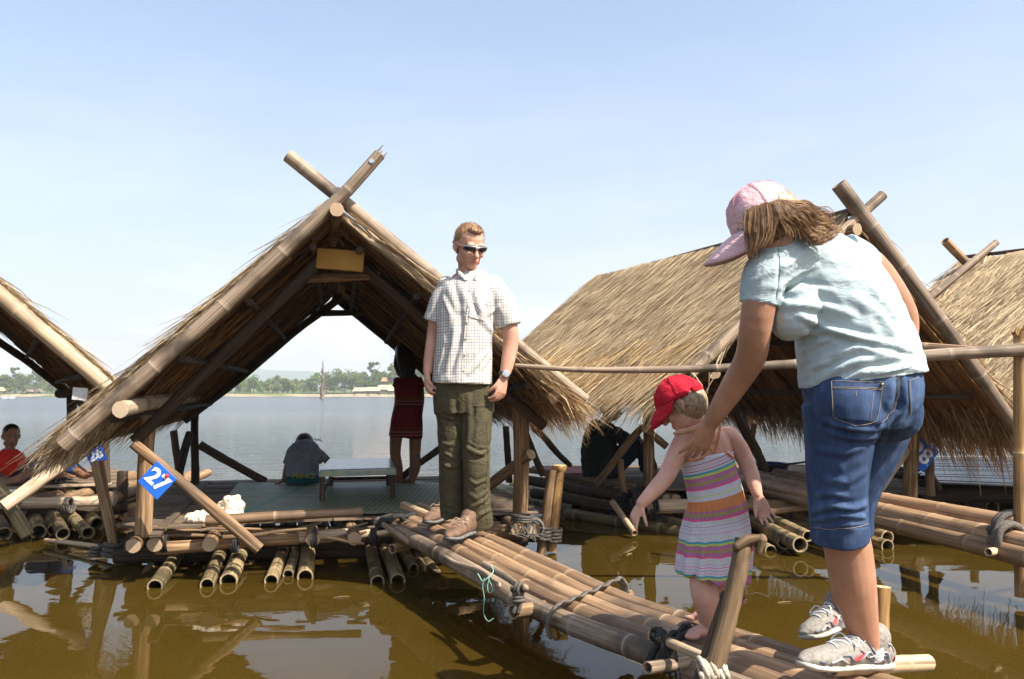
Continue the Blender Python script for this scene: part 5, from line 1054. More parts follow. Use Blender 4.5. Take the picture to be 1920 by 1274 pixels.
# trousers
OLIVE = cloth('olive_cloth', (.056, .047, .026), (.085, .07, .038), 20, wk_=.6); s = Org()
s.loft([Wm(868, 712, .02), Wm(869, 740, .02), Wm(870, 775, .02)], [.162, .168, .165], [.115, .12, .11], cap='flat')
s.loft([Wm(845, 750, .03), Wm(847, 800, .04), Wm(848, 860, .05), Wm(848, 920, .08), Wm(852, 965, .11)], [.088, .081, .073, .072, .078], [.096, .088, .078, .075, .08], cap='flat')
s.loft([Wm(893, 750, .01), Wm(894, 800, -.01), Wm(893, 860, -.03), Wm(894, 930, .0), Wm(898, 986, .05)], [.088, .082, .074, .073, .08], [.096, .088, .078, .075, .08], cap='flat')
s.mesh(.0055, 3); bv = s.bvh()
fl_ = []
for k in range(16):
    lx_ = random.choice([0, 1]); x0 = 826 if lx_ == 0 else 874; y = random.choice([780, 830, 840, 850, 870, 900, 925, 945, 955, 968]); w0 = random.uniform(20, 42); fl_.append(([(x0+random.uniform(0, 8), y), (x0+w0*.5, y+random.uniform(2, 12)), (x0+w0, y+random.uniform(-4, 14))], random.uniform(.006, .01), random.uniform(.004, .009)))
fl_ += [([(872, 965), (885, 950), (905, 940), (918, 925)], .009, .01), ([(880, 985), (900, 965), (920, 955)], .009, .011), ([(878, 740), (880, 800), (876, 850)], .012, .008), ([(880, 842), (900, 850), (918, 842)], .01, .012), ([(852, 735), (856, 780), (868, 840)], .014, -.01)]
s.folds(fl_, bv); s.wrinkle(.003, (10, 10, 6), 4); to = s.out('trousers', OLIVE, MAN); bv = s.bvh(); m = MB()
seam(m, bv, [(888, 762), (921, 763)], .0022, .002); seam(m, bv, [(889, 740), (885, 760)], .0012, .001); seam(m, bv, [(866, 728), (867, 790)], .0015, .001); seam(m, bv, [(912, 790), (914, 870), (908, 940), (914, 985)], .0015, .001); seam(m, bv, [(872, 848), (918, 838)], .0012, .001); seam(m, bv, [(870, 988), (922, 992)], .0015, .001)
m.build('seam', cloth('olive_dark', (.05, .045, .025), (.06, .055, .03)), to); m = MB(); seam(m, bv, [(893, 763), (892, 778)], .0025, .003); m.build('zip_pull', plain('black_cord', (.01, .01, .01)), to)
BRN = stuff_mat('brown_shoe_leather', (.1, .055, .035), (.19, .115, .075), (30, 30, 30), 'Object', .7, .2, .002); SOLEM = stuff_mat('grey_shoe_sole', (.09, .09, .085), (.16, .155, .14), (30, 30, 30), 'Object', .8, .2, .002)
TAN_L = plain('tan_lace', (.4, .27, .18), .8)
g = lambda x, y, z=DZ: G(x, y, z)
for hl, te, rot in ((G(860, 968, ZM+.008), G(790, 988, ZM+.008), 0), (G(906, 996, ZM+.008), G(832, 1020, ZM+.008), 0)):
    d = (te-hl); d = d.normalized()*.3; c = (hl+te)/2+d*.12; shoe(MAN, c-d*.5, c+d*.5, (0, 0, 1), 1, BRN, SOLEM, 1.08, lace=TAN_L)
# watch
wt_ = Wm(946, 703, -.06); WATCH = thing('wristwatch', 'black and steel wristwatch on the man\'s left wrist', 'watch', wt_)
ax = (Wm(946, 703, -.06)-Wm(952, 680, -.04)).normalized(); m = MB(); coil(m, wt_, ax, .034, .031, 1, .004, .001); m.tube([wt_+ax*-.008, wt_+ax*.008], .0335, 20, None); m.build('strap', plain('black_strap', (.015, .015, .017), .4), WATCH)
fc = V((.25, -.95, .15)).normalized(); m = MB(); m.tube([wt_+fc*.03, wt_+fc*.042], [.021, .019], 20, 'flat', wide=ax); m.build('case', plain('steel_case', (.5, .5, .52), .25, .6, .8), WATCH)
m = MB(); m.tube([wt_+fc*.042, wt_+fc*.0435], .0135, 20, 'flat'); m.build('dial', plain('grey_dial', (.28, .3, .3), .3), WATCH)
# ------------------------------------------------------------------ the woman
def Ww(x, y, D=2.5): return P(x, y, D)
WOM = thing('person', 'woman in pink cap, pale blue T-shirt and denim shorts bending to steady the girl', 'person', G(1600, 1255, DZ))
k_ = 2.5/F
o = Org(); frw = frame((-.86, .16, -.48), (-.3, .0, 1)); hw = P(1434, 420, 2.44); qw = head(o, hw, frw, .93)
o.loft([P(1508, 462, 2.52), P(1480, 448, 2.5), P(1450, 430, 2.47)], [.07, .056, .052])
o.loft([P(1616, 735, 2.52), P(1600, 650, 2.52), P(1575, 570, 2.52), P(1545, 505, 2.52), P(1515, 465, 2.52)], [.15, .135, .12, .11, .07], [.12, .11, .1, .085, .06])
o.loft([P(1455, 505, 2.44), P(1428, 550, 2.42), P(1417, 610, 2.44), P(1408, 668, 2.5), P(1382, 715, 2.56), P(1350, 765, 2.62), P(1330, 797, 2.66)], [.055, .05, .046, .046, .042, .033, .026], [.055, .05, .047, .043, .038, .03, .021], wide=(1, 0, .3))
hand(o, P(1331, 795, 2.655), (-.42, .42, -1), (-.05, .95, .42), (-1, 0, .2), .9, (.18, .3, .2), .1, .75, .15)
o.loft([P(1625, 500, 2.6), P(1652, 530, 2.63), P(1684, 578, 2.66), P(1694, 615, 2.68), P(1690, 700, 2.66)], [.058, .056, .05, .046, .036], wide=(1, 0, 0))
hand(o, P(1690, 702, 2.66), (-.5, .3, -.8), (-.6, -.1, -.4), (-1, 0, 0), .9)
kl = [P(1575, 780, 2.5), P(1572, 880, 2.5), P(1576, 960, 2.52), P(1590, 1030, 2.55), P(1601, 1100, 2.57), P(1618, 1180, 2.595), P(1630, 1216, 2.61)]
o.loft(kl, [.09, .08, .066, .068, .064, .046, .034], [.1, .085, .07, .07, .066, .046, .034])
kr = [P(1660, 770, 2.62), P(1620, 850, 2.68), P(1585, 930, 2.72), P(1590, 1010, 2.76), P(1592, 1080, 2.8), P(1584, 1140, 2.82), P(1580, 1165, 2.82)]
o.loft(kr, [.09, .08, .062, .06, .056, .042, .036])
o.mesh(.0042, 3); o.out('body', SK_WOM, WOM, {'lip': lipattr(o, qw, .93)}); eyes(WOM, qw, .93, frw)
DSKY = V()
# T-shirt
TEE = cloth('pale_blue_jersey', (.37, .445, .455), (.44, .51, .515), 6, .9, 900, .0004, None, .3); s = Org()
s.loft([P(1617, 712, 2.52), P(1610, 672, 2.52), P(1594, 615, 2.52), P(1572, 560, 2.52), P(1542, 514, 2.52), P(1519, 478, 2.52), P(1500, 450, 2.52)], [.183, .177, .165, .156, .139, .11, .066], [.16, .158, .15, .14, .12, .095, .07], wide=(1, 0, -.33), cap='flat', sub=6)
s.loft([P(1500, 478, 2.49), P(1462, 492, 2.45), P(1435, 520, 2.43), P(1424, 571, 2.43)], [.075, .074, .066, .055], [.08, .078, .07, .058], wide=(1, 0, .2), cap='flat', sub=5)
s.loft([P(1580, 480, 2.58), P(1612, 496, 2.6), P(1636, 524, 2.63)], [.07, .066, .058], [.07, .066, .06], cap='flat')
s.ell(P(1492, 585, 2.46), V((.068, 0, 0)), V((0, .08, 0)), V((.02, 0, .085)))
s.mesh(.004, 2); bv = s.bvh(); A_ = .0075
s.folds([(p_, w_, a_) for p_, w_, a_ in (
 ([(1462, 560), (1478, 572), (1545, 575), (1600, 592)], .009, A_), ([(1500, 591), (1541, 612), (1586, 627), (1645, 640)], .009, A_*1.2), ([(1508, 625), (1564, 621), (1620, 638), (1677, 646), (1712, 660)], .008, A_),
 ([(1503, 662), (1534, 642), (1586, 622)], .007, A_*.9), ([(1511, 700), (1556, 668), (1609, 650), (1677, 662)], .009, A_*1.2), ([(1534, 714), (1586, 684), (1639, 671), (1707, 682)], .009, A_*1.1), ([(1556, 724), (1609, 700), (1677, 692)], .007, A_*.8),
 ([(1470, 501), (1490, 486), (1510, 470)], .007, A_*.7), ([(1473, 531), (1500, 510), (1530, 498)], .007, A_*.8), ([(1478, 552), (1515, 540), (1560, 548)], .008, A_*.8), ([(1462, 470), (1461, 520), (1456, 565)], .006, -A_*.4), ([(1600, 560), (1650, 590), (1690, 640)], .012, A_*.7), ([(1640, 540), (1675, 590), (1700, 640)], .01, A_*.5),
 ([(1620, 655), (1665, 668), (1712, 672)], .007, A_*.8), ([(1402, 530), (1425, 522), (1445, 505)], .009, A_*.5), ([(1530, 690), (1560, 678), (1590, 664)], .006, A_*.8), ([(1640, 700), (1690, 690), (1725, 692)], .007, A_))], bv)
s.wrinkle(.0022, (7, 7, 20), 6); tee = s.out('t_shirt', TEE, WOM); bv = s.bvh(); m = MB()
seam(m, bv, [(1394, 563), (1424, 566), (1453, 563)], .0011, .0008); m.build('sleeve_stitching', cloth('pale_blue_thread', (.3, .42, .45), (.38, .5, .52)), tee); m = MB(); seam(m, bv, [(1460, 466), (1464, 510), (1456, 560)], .0013, .0008); m.build('shoulder_seam', cloth('pale_blue_seam', (.3, .42, .45), (.38, .5, .52)), tee); m = MB(); seam(m, bv, [(1508, 728), (1560, 722), (1620, 706), (1722, 686)], .0011, .0008); 
m.build('hem_stitching', cloth('pale_blue_stitch', (.3, .42, .45), (.38, .5, .52)), tee)
# shorts
t = NT('denim'); f1 = t.noise(t.coords('Object', (1, 1, 1)), 700, 2); f2 = t.noise(t.coords('Object', (1, 1, .35)), 22, 5); f3 = t.noise(t.coords('Object'), 4, 3)
c_ = t.ramp(t.math('ADD', t.math('MULTIPLY', f2, .5), t.math('MULTIPLY', f3, .5)), [(.36, (.01, .02, .052)), (.5, (.021, .043, .1)), (.66, (.075, .12, .21))]); c_ = t.mix(t.math('MULTIPLY', t.math('SUBTRACT', f1, .4), .5), c_, (.25, .33, .5)); DENIM = t.bsdf(c_, .85, .2, f1, .0006)
s = Org(); s.loft([P(1615, 695, 2.52), P(1616, 735, 2.52), P(1612, 780, 2.54)], [.168, .172, .15], [.145, .155, .14], wide=(1, .1, -.1), cap='flat')
s.ell(P(1590, 765, 2.46), V((.105, 0, -.01)), V((0, .11, 0)), V((0, 0, .12))); s.ell(P(1665, 755, 2.54), V((.09, 0, -.03)), V((0, .12, 0)), V((.0, 0, .11)))
s.loft([P(1572, 760, 2.5), P(1573, 820, 2.5), P(1570, 880, 2.5), P(1571, 945, 2.51), P(1575, 1012, 2.53)], [.1, .094, .086, .081, .082], [.125, .115, .1, .092, .09], cap='flat', sub=5)
s.loft([P(1664, 750, 2.62), P(1632, 830, 2.67), P(1600, 900, 2.7), P(1588, 960, 2.73), P(1590, 1000, 2.75)], [.1, .098, .088, .08, .078], cap='flat')
s.mesh(.0045, 3); bv = s.bvh()
s.folds([([(1545, 790), (1580, 800), (1612, 806), (1642, 808)], .007, .009), ([(1555, 812), (1600, 822), (1640, 822)], .007, .008), ([(1530, 845), (1580, 850), (1620, 840)], .009, .006), ([(1545, 900), (1590, 905), (1620, 885)], .009, .006), ([(1522, 960), (1560, 948), (1600, 955), (1625, 945)], .008, .01), ([(1524, 978), (1575, 966), (1622, 970)], .006, .009), ([(1640, 800), (1655, 780), (1668, 760)], .008, .008), ([(1652, 806), (1668, 785), (1682, 760)], .006, .007), ([(1652, 830), (1660, 800), (1680, 775)], .007, .007), ([(1530, 930), (1560, 925), (1585, 932)], .007, .006), ([(1686, 720), (1685, 755), (1660, 790)], .01, -.016), ([(1524, 996), (1570, 992), (1626, 986)], .003, -.004)], bv)
s.wrinkle(.002, (14, 14, 14), 8); so2 = s.out('denim_shorts', DENIM, WOM); bv = s.bvh()
m = MB(); patch(m, bv, [(1560, 716), (1656, 717), (1643, 790), (1563, 782)], .0025, 12, 10); m.build('back_pocket', DENIM, so2); m = MB(); patch(m, bv, [(1702, 712), (1722, 706), (1718, 750), (1706, 778)], .0025, 6, 8); m.build('back_pocket', DENIM, so2)
ST = plain('tan_stitch', (.3, .24, .16), .8); m = MB()
for pl in ([(1560, 716), (1656, 717), (1643, 790), (1603, 800), (1563, 782), (1560, 716)], [(1562, 727), (1654, 728)], [(1564, 729), (1652, 731)], [(1684, 708), (1686, 740), (1676, 770), (1652, 792)], [(1681, 708), (1683, 740), (1672, 768)], [(1526, 990), (1575, 992), (1602, 991), (1626, 982)], [(1704, 712), (1706, 778)], [(1704, 714), (1721, 708)], [(1604, 734), (1606, 744)], [(1638, 728), (1631, 785)]): seam(m, bv, pl, .0008, .0032)
m.build('stitching', ST, so2); m = MB(); h_ = hit(bv, 1652, 721); m.tube([h_, h_+V((0, -.006, 0))], .004, 10, 'round'); m.build('rivet', plain('brass_rivet', (.5, .35, .15), .3, .6, .8), so2)
m = MB(); pts = []
# hair
HAIR_W = stuff_mat('chestnut_hair', (.13, .062, .026), (.34, .2, .095), (60, 60, 60), 'Object', .45, .4, 0, .25, c3=(.46, .29, .15), blotch=9, c3t=(.48, .62))
h = Org(); h.ell(qw(0, -.02, .01), frw[2]*.083, frw[0]*.088, frw[1]*.09); h.loft([P(1440, 405, 2.42), P(1475, 412, 2.42), P(1515, 422, 2.43), P(1552, 434, 2.44)], [.05, .047, .038, .02]); h.loft([P(1430, 405, 2.4), P(1425, 440, 2.39), P(1412, 462, 2.38)], [.046, .03, .01]); h.loft([P(1455, 410, 2.41), P(1470, 440, 2.42), P(1462, 455, 2.42)], [.05, .035, .015]); h.mesh(.006, 2).wrinkle(.007, (30, 30, 12), 4); hb = h.out('hair', HAIR_W, WOM); m = MB()
Dh = 2.375
def gl(*a): return [P(x, y, D) for x, y, D in a]
strands(m, [gl((1398, 398, 2.36), (1396, 425, 2.35), (1402, 455, 2.35), (1400, 492, 2.36)), gl((1412, 390, 2.35), (1412, 425, 2.34), (1412, 455, 2.34), (1400, 500, 2.36)), gl((1430, 385, 2.34), (1432, 420, 2.33), (1428, 450, 2.33), (1406, 492, 2.35)), gl((1448, 382, 2.34), (1454, 410, 2.33), (1448, 440, 2.33), (1424, 474, 2.34))], 1900, .0006, .005, .003, .12)
strands(m, [gl((1448, 382, 2.34), (1458, 408, 2.33), (1468, 435, 2.34), (1452, 456, 2.34)), gl((1460, 380, 2.35), (1485, 400, 2.34), (1510, 428, 2.36), (1530, 452, 2.38)), gl((1472, 380, 2.36), (1505, 392, 2.36), (1540, 412, 2.38), (1562, 444, 2.4)), gl((1476, 382, 2.38), (1512, 388, 2.38), (1548, 402, 2.4), (1578, 426, 2.42))], 2600, .0006, .007, .0055, .08)
strands(m, [gl((1505, 405, 2.36), (1535, 410, 2.37), (1562, 418, 2.38), (1568, 438, 2.39), (1545, 448, 2.39)), gl((1508, 420, 2.36), (1528, 444, 2.36), (1552, 450, 2.37), (1568, 434, 2.38), (1556, 420, 2.38)), gl((1490, 418, 2.35), (1505, 442, 2.36), (1525, 452, 2.37), (1535, 444, 2.38), (1528, 436, 2.38))], 900, .0006, .006, .006, .05)
strands(m, [gl((1390, 425, 2.36), (1388, 450, 2.36), (1396, 478, 2.36)), gl((1500, 440, 2.38), (1520, 455, 2.39), (1528, 462, 2.4))], 26, .0008, .006, .006, .04)
m.build('hair_strands', HAIR_W, hb)
PINK = cloth('washed_pink_cotton', (.5, .22, .25), (.66, .36, .38), 40, .9, 500, .0005, (.74, .52, .52), .5)
CAPW = thing('cap', 'faded pink cotton cap with long bill and back strap on the woman\'s head', 'cap', qw(0, 0, .05)); frc = frame((-.89, .16, -.43), (-.32, 0, 1))
cc_ = qw(0, -.006, .034); d_, rg = capdome(CAPW, cc_, frc, .97, PINK, (.087, .104, .094), -.3, arch=.5, wr=.035); bill(CAPW, cc_, frc, .97, PINK, .115, 1.35, .32, (.089, .104), -.02, .55)
m = MB(); f, u, r = frc
m.tube(curve_pts([cc_+(r*math.sin(a)*.0895+f*math.cos(a)*.103+u*-.022) for a in [math.pi-.55+1.1*i/8 for i in range(9)]], 12), .010, 8, 'round', flat=.25, wide=tuple(u)); m.build('back_strap', PINK, CAPW)
SG2 = thing('sunglasses', 'dark sunglasses worn by the woman under her pink cap', 'sunglasses', qw(0, .1, 0)); m = MB()
for k in (-1, 1):
    l = MB(); l.quadgrid([[qw(k*(.01+.055*i/6), .1-.001*i*i, .016-.03*j/3) for i in range(7)] for j in range(4)], False, .5, list(range(7)), list(range(4))); lo = l.build('lens', plain('dark_lens', (.012, .012, .014), .05, .8), SG2); sd = lo.modifiers.new('s', 'SOLIDIFY'); sd.thickness = .003
    m.tube([qw(k*.01, .1, .016), qw(k*.07, .066, .014), qw(k*.078, .0, .01)], .003, 6, 'round')
m.build('frame', plain('dark_frame', (.03, .02, .02), .3), SG2)
# trainers
TRU = stuff_mat('grey_beige_trainer_mesh', (.17, .15, .13), (.3, .265, .225), (90, 90, 90), 'Object', .8, .2, .001); TRS = stuff_mat('dirty_white_midsole', (.3, .27, .22), (.46, .42, .36), (20, 20, 20), 'Object', .7, .3, .001); NAVY = plain('slate_blue_overlay', (.09, .12, .19), .5); SIL = plain('silver_overlay', (.5, .49, .47), .35, .5); REDM = plain('red_overlay', (.5, .04, .05), .4); SOCK = cloth('white_sock', (.55, .52, .52), (.7, .68, .68), 80)
def trainer(heel, toe, up, s):
    sh, uo, q, w_, u = shoe(WOM, heel, toe, up, 1, TRU, TRS, s, 'trainer', lace=WHITE); bv = uo.bvh(); upo = sh.children[0]
    w2 = w_ if w_.dot(CAM-V(heel)) > 0 else -w_
    def st(mat, name, pls, r, fl=.4):
        for pl in pls:
            m = MB(); pts = []
            for a, b in zip(pl, pl[1:]):
                for k in range(6):
                    t_, z = a[0]+(b[0]-a[0])*k/6, a[1]+(b[1]-a[1])*k/6; h_ = bv.ray_cast(q(t_, z)+w2*.15, -w2)
                    if h_[0]: pts.append(h_[0]+w2*.0016)
            if len(pts) > 4: m.tube(curve_pts(pts[::3]+[pts[-1]], 24), r, 6, 'round', flat=fl)
            if m.v: m.build(name, mat, upo)
    st(SIL, 'silver_overlay', [[(.1, .03), (.2, .06), (.38, .045), (.5, .07)], [(.25, .03), (.38, .06), (.52, .035)], [(.06, .06), (.1, .08), (.2, .085)], [(.62, .03), (.72, .042), (.82, .03)]], .0045)
    st(NAVY, 'blue_overlay', [[(.3, .03), (.42, .055), (.5, .045)], [(.55, .03), (.62, .05), (.7, .05)], [(.12, .04), (.2, .05), (.3, .04)], [(.85, .03), (.92, .035)], [(.16, .03), (.26, .04), (.34, .065), (.4, .09)]], .0038)
    st(REDM, 'red_overlay', [[(.56, .038), (.5, .048), (.44, .056)], [(.545, .036), (.49, .042), (.44, .052)], [(.3, .1), (.36, .085)], [(.035, .03), (.04, .045)]], .0045)
    m = MB()
    for z in (.008, .018): 
        pts = [q(t_, z)+w2*(.0+.0) for t_ in (0,)]
    return q
q1_ = trainer(P(1667, 1256, 2.66), P(1500, 1262, 2.44)+V((0, 0, .004)), (0, 0, 1), 1.02)
q2_ = trainer(P(1597, 1176, 2.86), P(1508, 1206, 2.72), (-.35, 0, 1), .92)
m = MB(); m.tube([P(1633, 1236, 2.61), P(1632, 1224, 2.61), P(1629, 1214, 2.605)], [.036, .0415, .0415], 18, 'flat'); m.build('sock', SOCK, WOM); m = MB(); m.tube([P(1583, 1170, 2.82), P(1580, 1152, 2.82)], [.043, .041], 18, 'flat'); m.build('sock', SOCK, WOM)
# ------------------------------------------------------------------ the girl
def Wg(x, y, D=2.9): return P(x, y, D)
GIRL = thing('person', 'barefoot toddler girl in red hat and striped sundress walking on the bamboo walkway', 'person', G(1325, 1198, DZ))
o = Org(); frg = frame((-.78, .30, -.55), (-.22, .1, 1)); hg = P(1278, 757, 2.88); qg = head(o, hg, frg, .74, True)
o.loft([P(1318, 820, 2.9), P(1308, 800, 2.9), P(1294, 780, 2.89)], [.055, .042, .04])
o.loft([P(1346, 985, 2.92), P(1344, 950, 2.92), P(1336, 905, 2.92), P(1328, 862, 2.92), P(1322, 830, 2.92), P(1318, 812, 2.92)], [.085, .088, .08, .084, .086, .06], [.08, .08, .07, .066, .062, .05], wide=(1, .1, .12))
o.ell(P(1287, 826, 2.91), V((.036, 0, 0)), V((0, .038, 0)), V((0, 0, .035))); o.ell(P(1362, 820, 2.93), V((.036, 0, 0)), V((0, .038, 0)), V((0, 0, .035)))
o.loft([P(1284, 822, 2.9), P(1270, 850, 2.88), P(1250, 892, 2.85), P(1228, 918, 2.83), P(1203, 944, 2.81)], [.034, .033, .029, .026, .019], [.033, .032, .028, .024, .017])
hand(o, P(1202, 945, 2.81), (-.42, .05, -.85), (.5, .5, -.4), (.25, -.9, -.2), .56, (.25, .35, .3), .13, .7, .1, bends=[(.1, .2, .2), (.3, .4, .3), (.45, .5, .3), (.35, .4, .3)])
o.loft([P(1366, 818, 2.93), P(1385, 840, 2.93), P(1403, 875, 2.92), P(1412, 900, 2.9), P(1420, 928, 2.88)], [.033, .032, .028, .025, .018], [.032, .031, .027, .023, .016])
hand(o, P(1421, 930, 2.88), (.32, -.25, -.95), (.0, -1, .2), (-1, 0, -.2), .62, (.1, .3, .3), .1, .5, .2)
o.loft([P(1322, 1050, 2.93), P(1318, 1090, 2.91), P(1324, 1125, 2.9), P(1332, 1158, 2.92), P(1340, 1180, 2.93)], [.044, .046, .045, .037, .029])
o.loft([P(1348, 1050, 2.98), P(1346, 1090, 3.0), P(1336, 1125, 3.02), P(1325, 1150, 3.04), P(1322, 1160, 3.05)], [.042, .042, .04, .03, .026])
def foot(o, heel, toe, s, splay=.0):
    d = (toe-heel).normalized(); L = (toe-heel).length; w_ = d.cross(V((0, 0, 1))).normalized(); z = V((0, 0, 1))
    o.loft([heel+z*.02*s, heel+d*.2*L+z*.026*s, heel+d*.5*L+z*.024*s, heel+d*.78*L+z*.014*s, heel+d*.86*L+z*.012*s], [.02*s, .026*s, .028*s, .034*s, .03*s], [.02*s, .026*s, .022*s, .014*s, .01*s], wide=w_)
    for i in range(5):
        k = -2+i; b = heel+d*(.8*L-.004*abs(k+1)*s)+w_*k*.0135*s+z*.009*s; rr = (.0085 if i else .011)*s; o.loft([b, b+d*.016*s+w_*k*.001, b+d*(.03-.003*i)*s-z*.001], [rr, rr, rr*.8], seg=10)
foot(o, G(1352, 1194, DZ+.006), G(1286, 1195, DZ+.006), .98); foot(o, G(1335, 1168, DZ+.008), G(1296, 1160, DZ+.008), .9)
o.mesh(.0035, 2); o.out('body', SK_GIRL, GIRL, {'lip': lipattr(o, qg, .8)}); eyes(GIRL, qg, .74, frg)
# dress: stripes by height down the garment
t = NT('striped_dress'); pv = t.attr('pv')
Wt = (.62, .6, .66); TEAL = (.06, .33, .42); LIME = (.5, .6, .1); PUR = (.45, .16, .3); OLV = (.34, .3, .08); PKI = (.8, .09, .24); THN = (.42, .12, .17); THG = (.55, .65, .25); ORG_ = (.62, .22, .07); MAG = (.5, .02, .18)
seq = [(0, Wt), (.030, THN), (.034, Wt), (.055, PKI), (.059, Wt), (.080, THN), (.084, Wt), (.112, TEAL), (.126, LIME), (.148, PUR), (.178, OLV), (.196, PUR), (.214, PKI), (.226, Wt), (.262, THG), (.272, Wt), (.3, ORG_), (.418, PUR), (.432, OLV), (.448, PUR), (.462, PKI), (.474, Wt)]
seq = [(0, Wt), (.025, THN), (.032, Wt), (.055, PKI), (.062, Wt), (.08, THN), (.086, Wt), (.105, TEAL), (.122, LIME), (.142, PUR), (.182, OLV), (.205, PUR), (.235, PKI), (.252, Wt), (.3, THG), (.31, Wt), (.345, ORG_), (.43, PUR), (.452, OLV), (.475, PUR), (.495, PKI), (.51, Wt)]
seq2 = [(0, Wt), (.03, THG), (.038, Wt), (.08, THN), (.086, Wt), (.13, THN), (.136, Wt), (.20, PKI), (.21, Wt), (.27, THG), (.278, Wt), (.33, TEAL), (.365, LIME), (.40, PUR), (.47, OLV), (.51, PUR), (.57, PKI), (.6, Wt), (.65, THG), (.66, Wt), (.7, THN), (.707, Wt), (.75, PKI), (.758, Wt), (.8, THN), (.807, Wt), (.845, PKI), (.853, Wt), (.885, TEAL), (.915, LIME), (.95, PUR)]
r1_ = t.ramp(pv, seq, 'CONSTANT'); r2_ = t.ramp(t.math('MULTIPLY_ADD', pv, 1/.485, -.515/.485), seq2, 'CONSTANT'); col = t.mix(t.math('GREATER_THAN', pv, .515), r1_, r2_)
wv = t.noise(t.coords('Object'), 60, 3); col = t.mix(t.math('MULTIPLY', wv, .16), col, (.3, .28, .32)); DRESS = t.bsdf(col, .9, .1, t.noise(t.coords('Object'), 600, 2), .0004, 0, .08)
s = Org(); s.loft([P(1325, 852, 2.92), P(1331, 885, 2.92), P(1341, 925, 2.92), P(1345, 952, 2.92), P(1344, 975, 2.93), P(1341, 1020, 2.94), P(1336, 1080, 2.94)], [.089, .09, .094, .098, .108, .118, .118], [.075, .078, .083, .088, .098, .112, .12], wide=(1, .1, .15), cap='flat', seg=48, sub=7)
s.mesh(.004, 2); top = np.array(P(1325, 852, 2.92)); L0 = np.array(P(1341, 925, 2.92))
# skirt pleats, growing below the band
ctr_ = curve_pts([P(1345, 952, 2.92), P(1341, 1020, 2.94), P(1336, 1080, 2.94)], 8); N_s = s.normals(); zt_ = P(1345, 950, 2.92).z; zb_ = P(1336, 1080, 2.94).z
for i, p in enumerate(s.co):
    f_ = (zt_-p[2])/(zt_-zb_)
    if f_ > -.05:
        c0 = ctr_[int(min(8, max(0, f_*8)))]; a = math.atan2(p[1]-c0.y, p[0]-c0.x); g_ = min(1, max(0, f_*1.4+.1)); s.co[i] += N_s[i]*(math.sin(a*11+1.2*math.sin(a*3))*.0075*g_+math.sin(a*29)*.0022*(1-f_ if f_ < 1 else 0)); s.co[i][2] += .006*math.sin(a*5+1)*max(0, f_)
s.param(); mx_ = s.pv.max(); s.wrinkle(.002, (10, 10, 10), 3); pvn = s.pv/mx_
zT, zB = P(1325, 852, 2.92).z, P(1336, 1080, 2.94).z; h0 = np.clip((zT-s.co[:, 2])/(zT-zB), 0, 1); xc_ = P(1330, 852, 2.92).x; pvn = h0*0+(zT-(s.co[:, 2]-(.34*(1-h0)**1.2+.03)*(s.co[:, 0]-xc_)))/(zT-zB)
dr = s.out('sundress', DRESS, GIRL, {'pv': pvn}); bvd = s.bvh()
TRIM = cloth('orange_trim', (.55, .2, .07), (.66, .27, .1), 60); m = MB()
body_bv = o.bvh()
def on(bvx, pl, r, off, fl=.5):
    pts = []
    for x, y in densify(pl, 5):
        h_ = hit(bvx, x, y, True)
        if h_: pts.append(h_[0]+(CAM-h_[0]).normalized()*off)
    m.tube(curve_pts(pts[::2]+[pts[-1]], 30), r, 8, 'round', flat=fl)
on(bvd, [(1281, 862), (1300, 864), (1318, 858), (1338, 848), (1352, 846), (1368, 852), (1374, 860)], .006, .001, .8); on(body_bv, [(1340, 848), (1346, 828), (1350, 808), (1346, 795)], .0085, .001, .35); on(body_bv, [(1338, 850), (1318, 825), (1302, 806), (1290, 798)], .0085, .001, .35)
m.build('orange_straps', TRIM, dr)
# hair and hat
HAIR_G = stuff_mat('blond_hair', (.26, .17, .09), (.55, .41, .25), (90, 90, 90), 'Object', .5, .4, 0, .3); h = Org(); h.ell(qg(0, -.034, -.008), frg[2]*.064, frg[0]*.062, frg[1]*.068); h.mesh(.005, 2).wrinkle(.0015, (60, 60, 25), 2); hb = h.out('hair', HAIR_G, GIRL); m = MB(); f, u, r = frg
gs = []
for i in range(9):
    a = math.pi*(.32+1.36*i/8); b0 = qg(math.sin(a)*.074, math.cos(a)*.084, .03); b1 = qg(math.sin(a)*.086, math.cos(a)*.094-.006, .0); b2 = qg(math.sin(a)*.084, math.cos(a)*.09-.01, -.035); b3 = qg(math.sin(a)*.076, math.cos(a)*.088-.012, -.062); gs.append([b0, b1, b2, b3])
strands(m, gs, 1100, .0008, .0022, .0015, .08); m.build('hair_strands', HAIR_G, hb)
REDC = cloth('red_cotton', (.36, .01, .022), (.52, .018, .035), 30, .85, 600, .0005, None, .5); HAT = thing('hat', 'red cotton sun hat with dotted brim on the toddler girl', 'hat', qg(0, 0, .04)); frh = frame((-.8, .3, -.42), (-.34, .1, 1)); cg = qg(0, -.002, .03)
capdome(HAT, cg, frh, .8, REDC, (.092, .106, .094), -.1, ruf=.04, wr=.05)
t = NT('dotted_red_cotton'); vo = t.n('TexVoronoi'); vo.inputs['Scale'].default_value = 130; vo.inputs['Randomness'].default_value = .15; t.l(t.coords('Object'), vo.inputs['Vector']); dc = t.mix(t.math('LESS_THAN', vo.outputs['Distance'], .27), (.42, .015, .03), (.7, .4, .38)); DOT = t.bsdf(dc, .9, .1)
bo_ = bill(HAT, cg, frh, .81, REDC, .06, 1.5, .95, (.093, .107), -.004, .1)
bo_.data.materials.append(DOT); bo_.modifiers['s'].material_offset = 1
m = MB(); 
for i in range(28):
    a = math.pi-.75+1.5*i/27; p = cg+(frh[2]*math.sin(a)*.092+frh[0]*math.cos(a)*.107+frh[1]*-.004)*.81; m.tube([p+frh[1]*-.004, p+frh[1]*.012], .0026, 6, 'round')
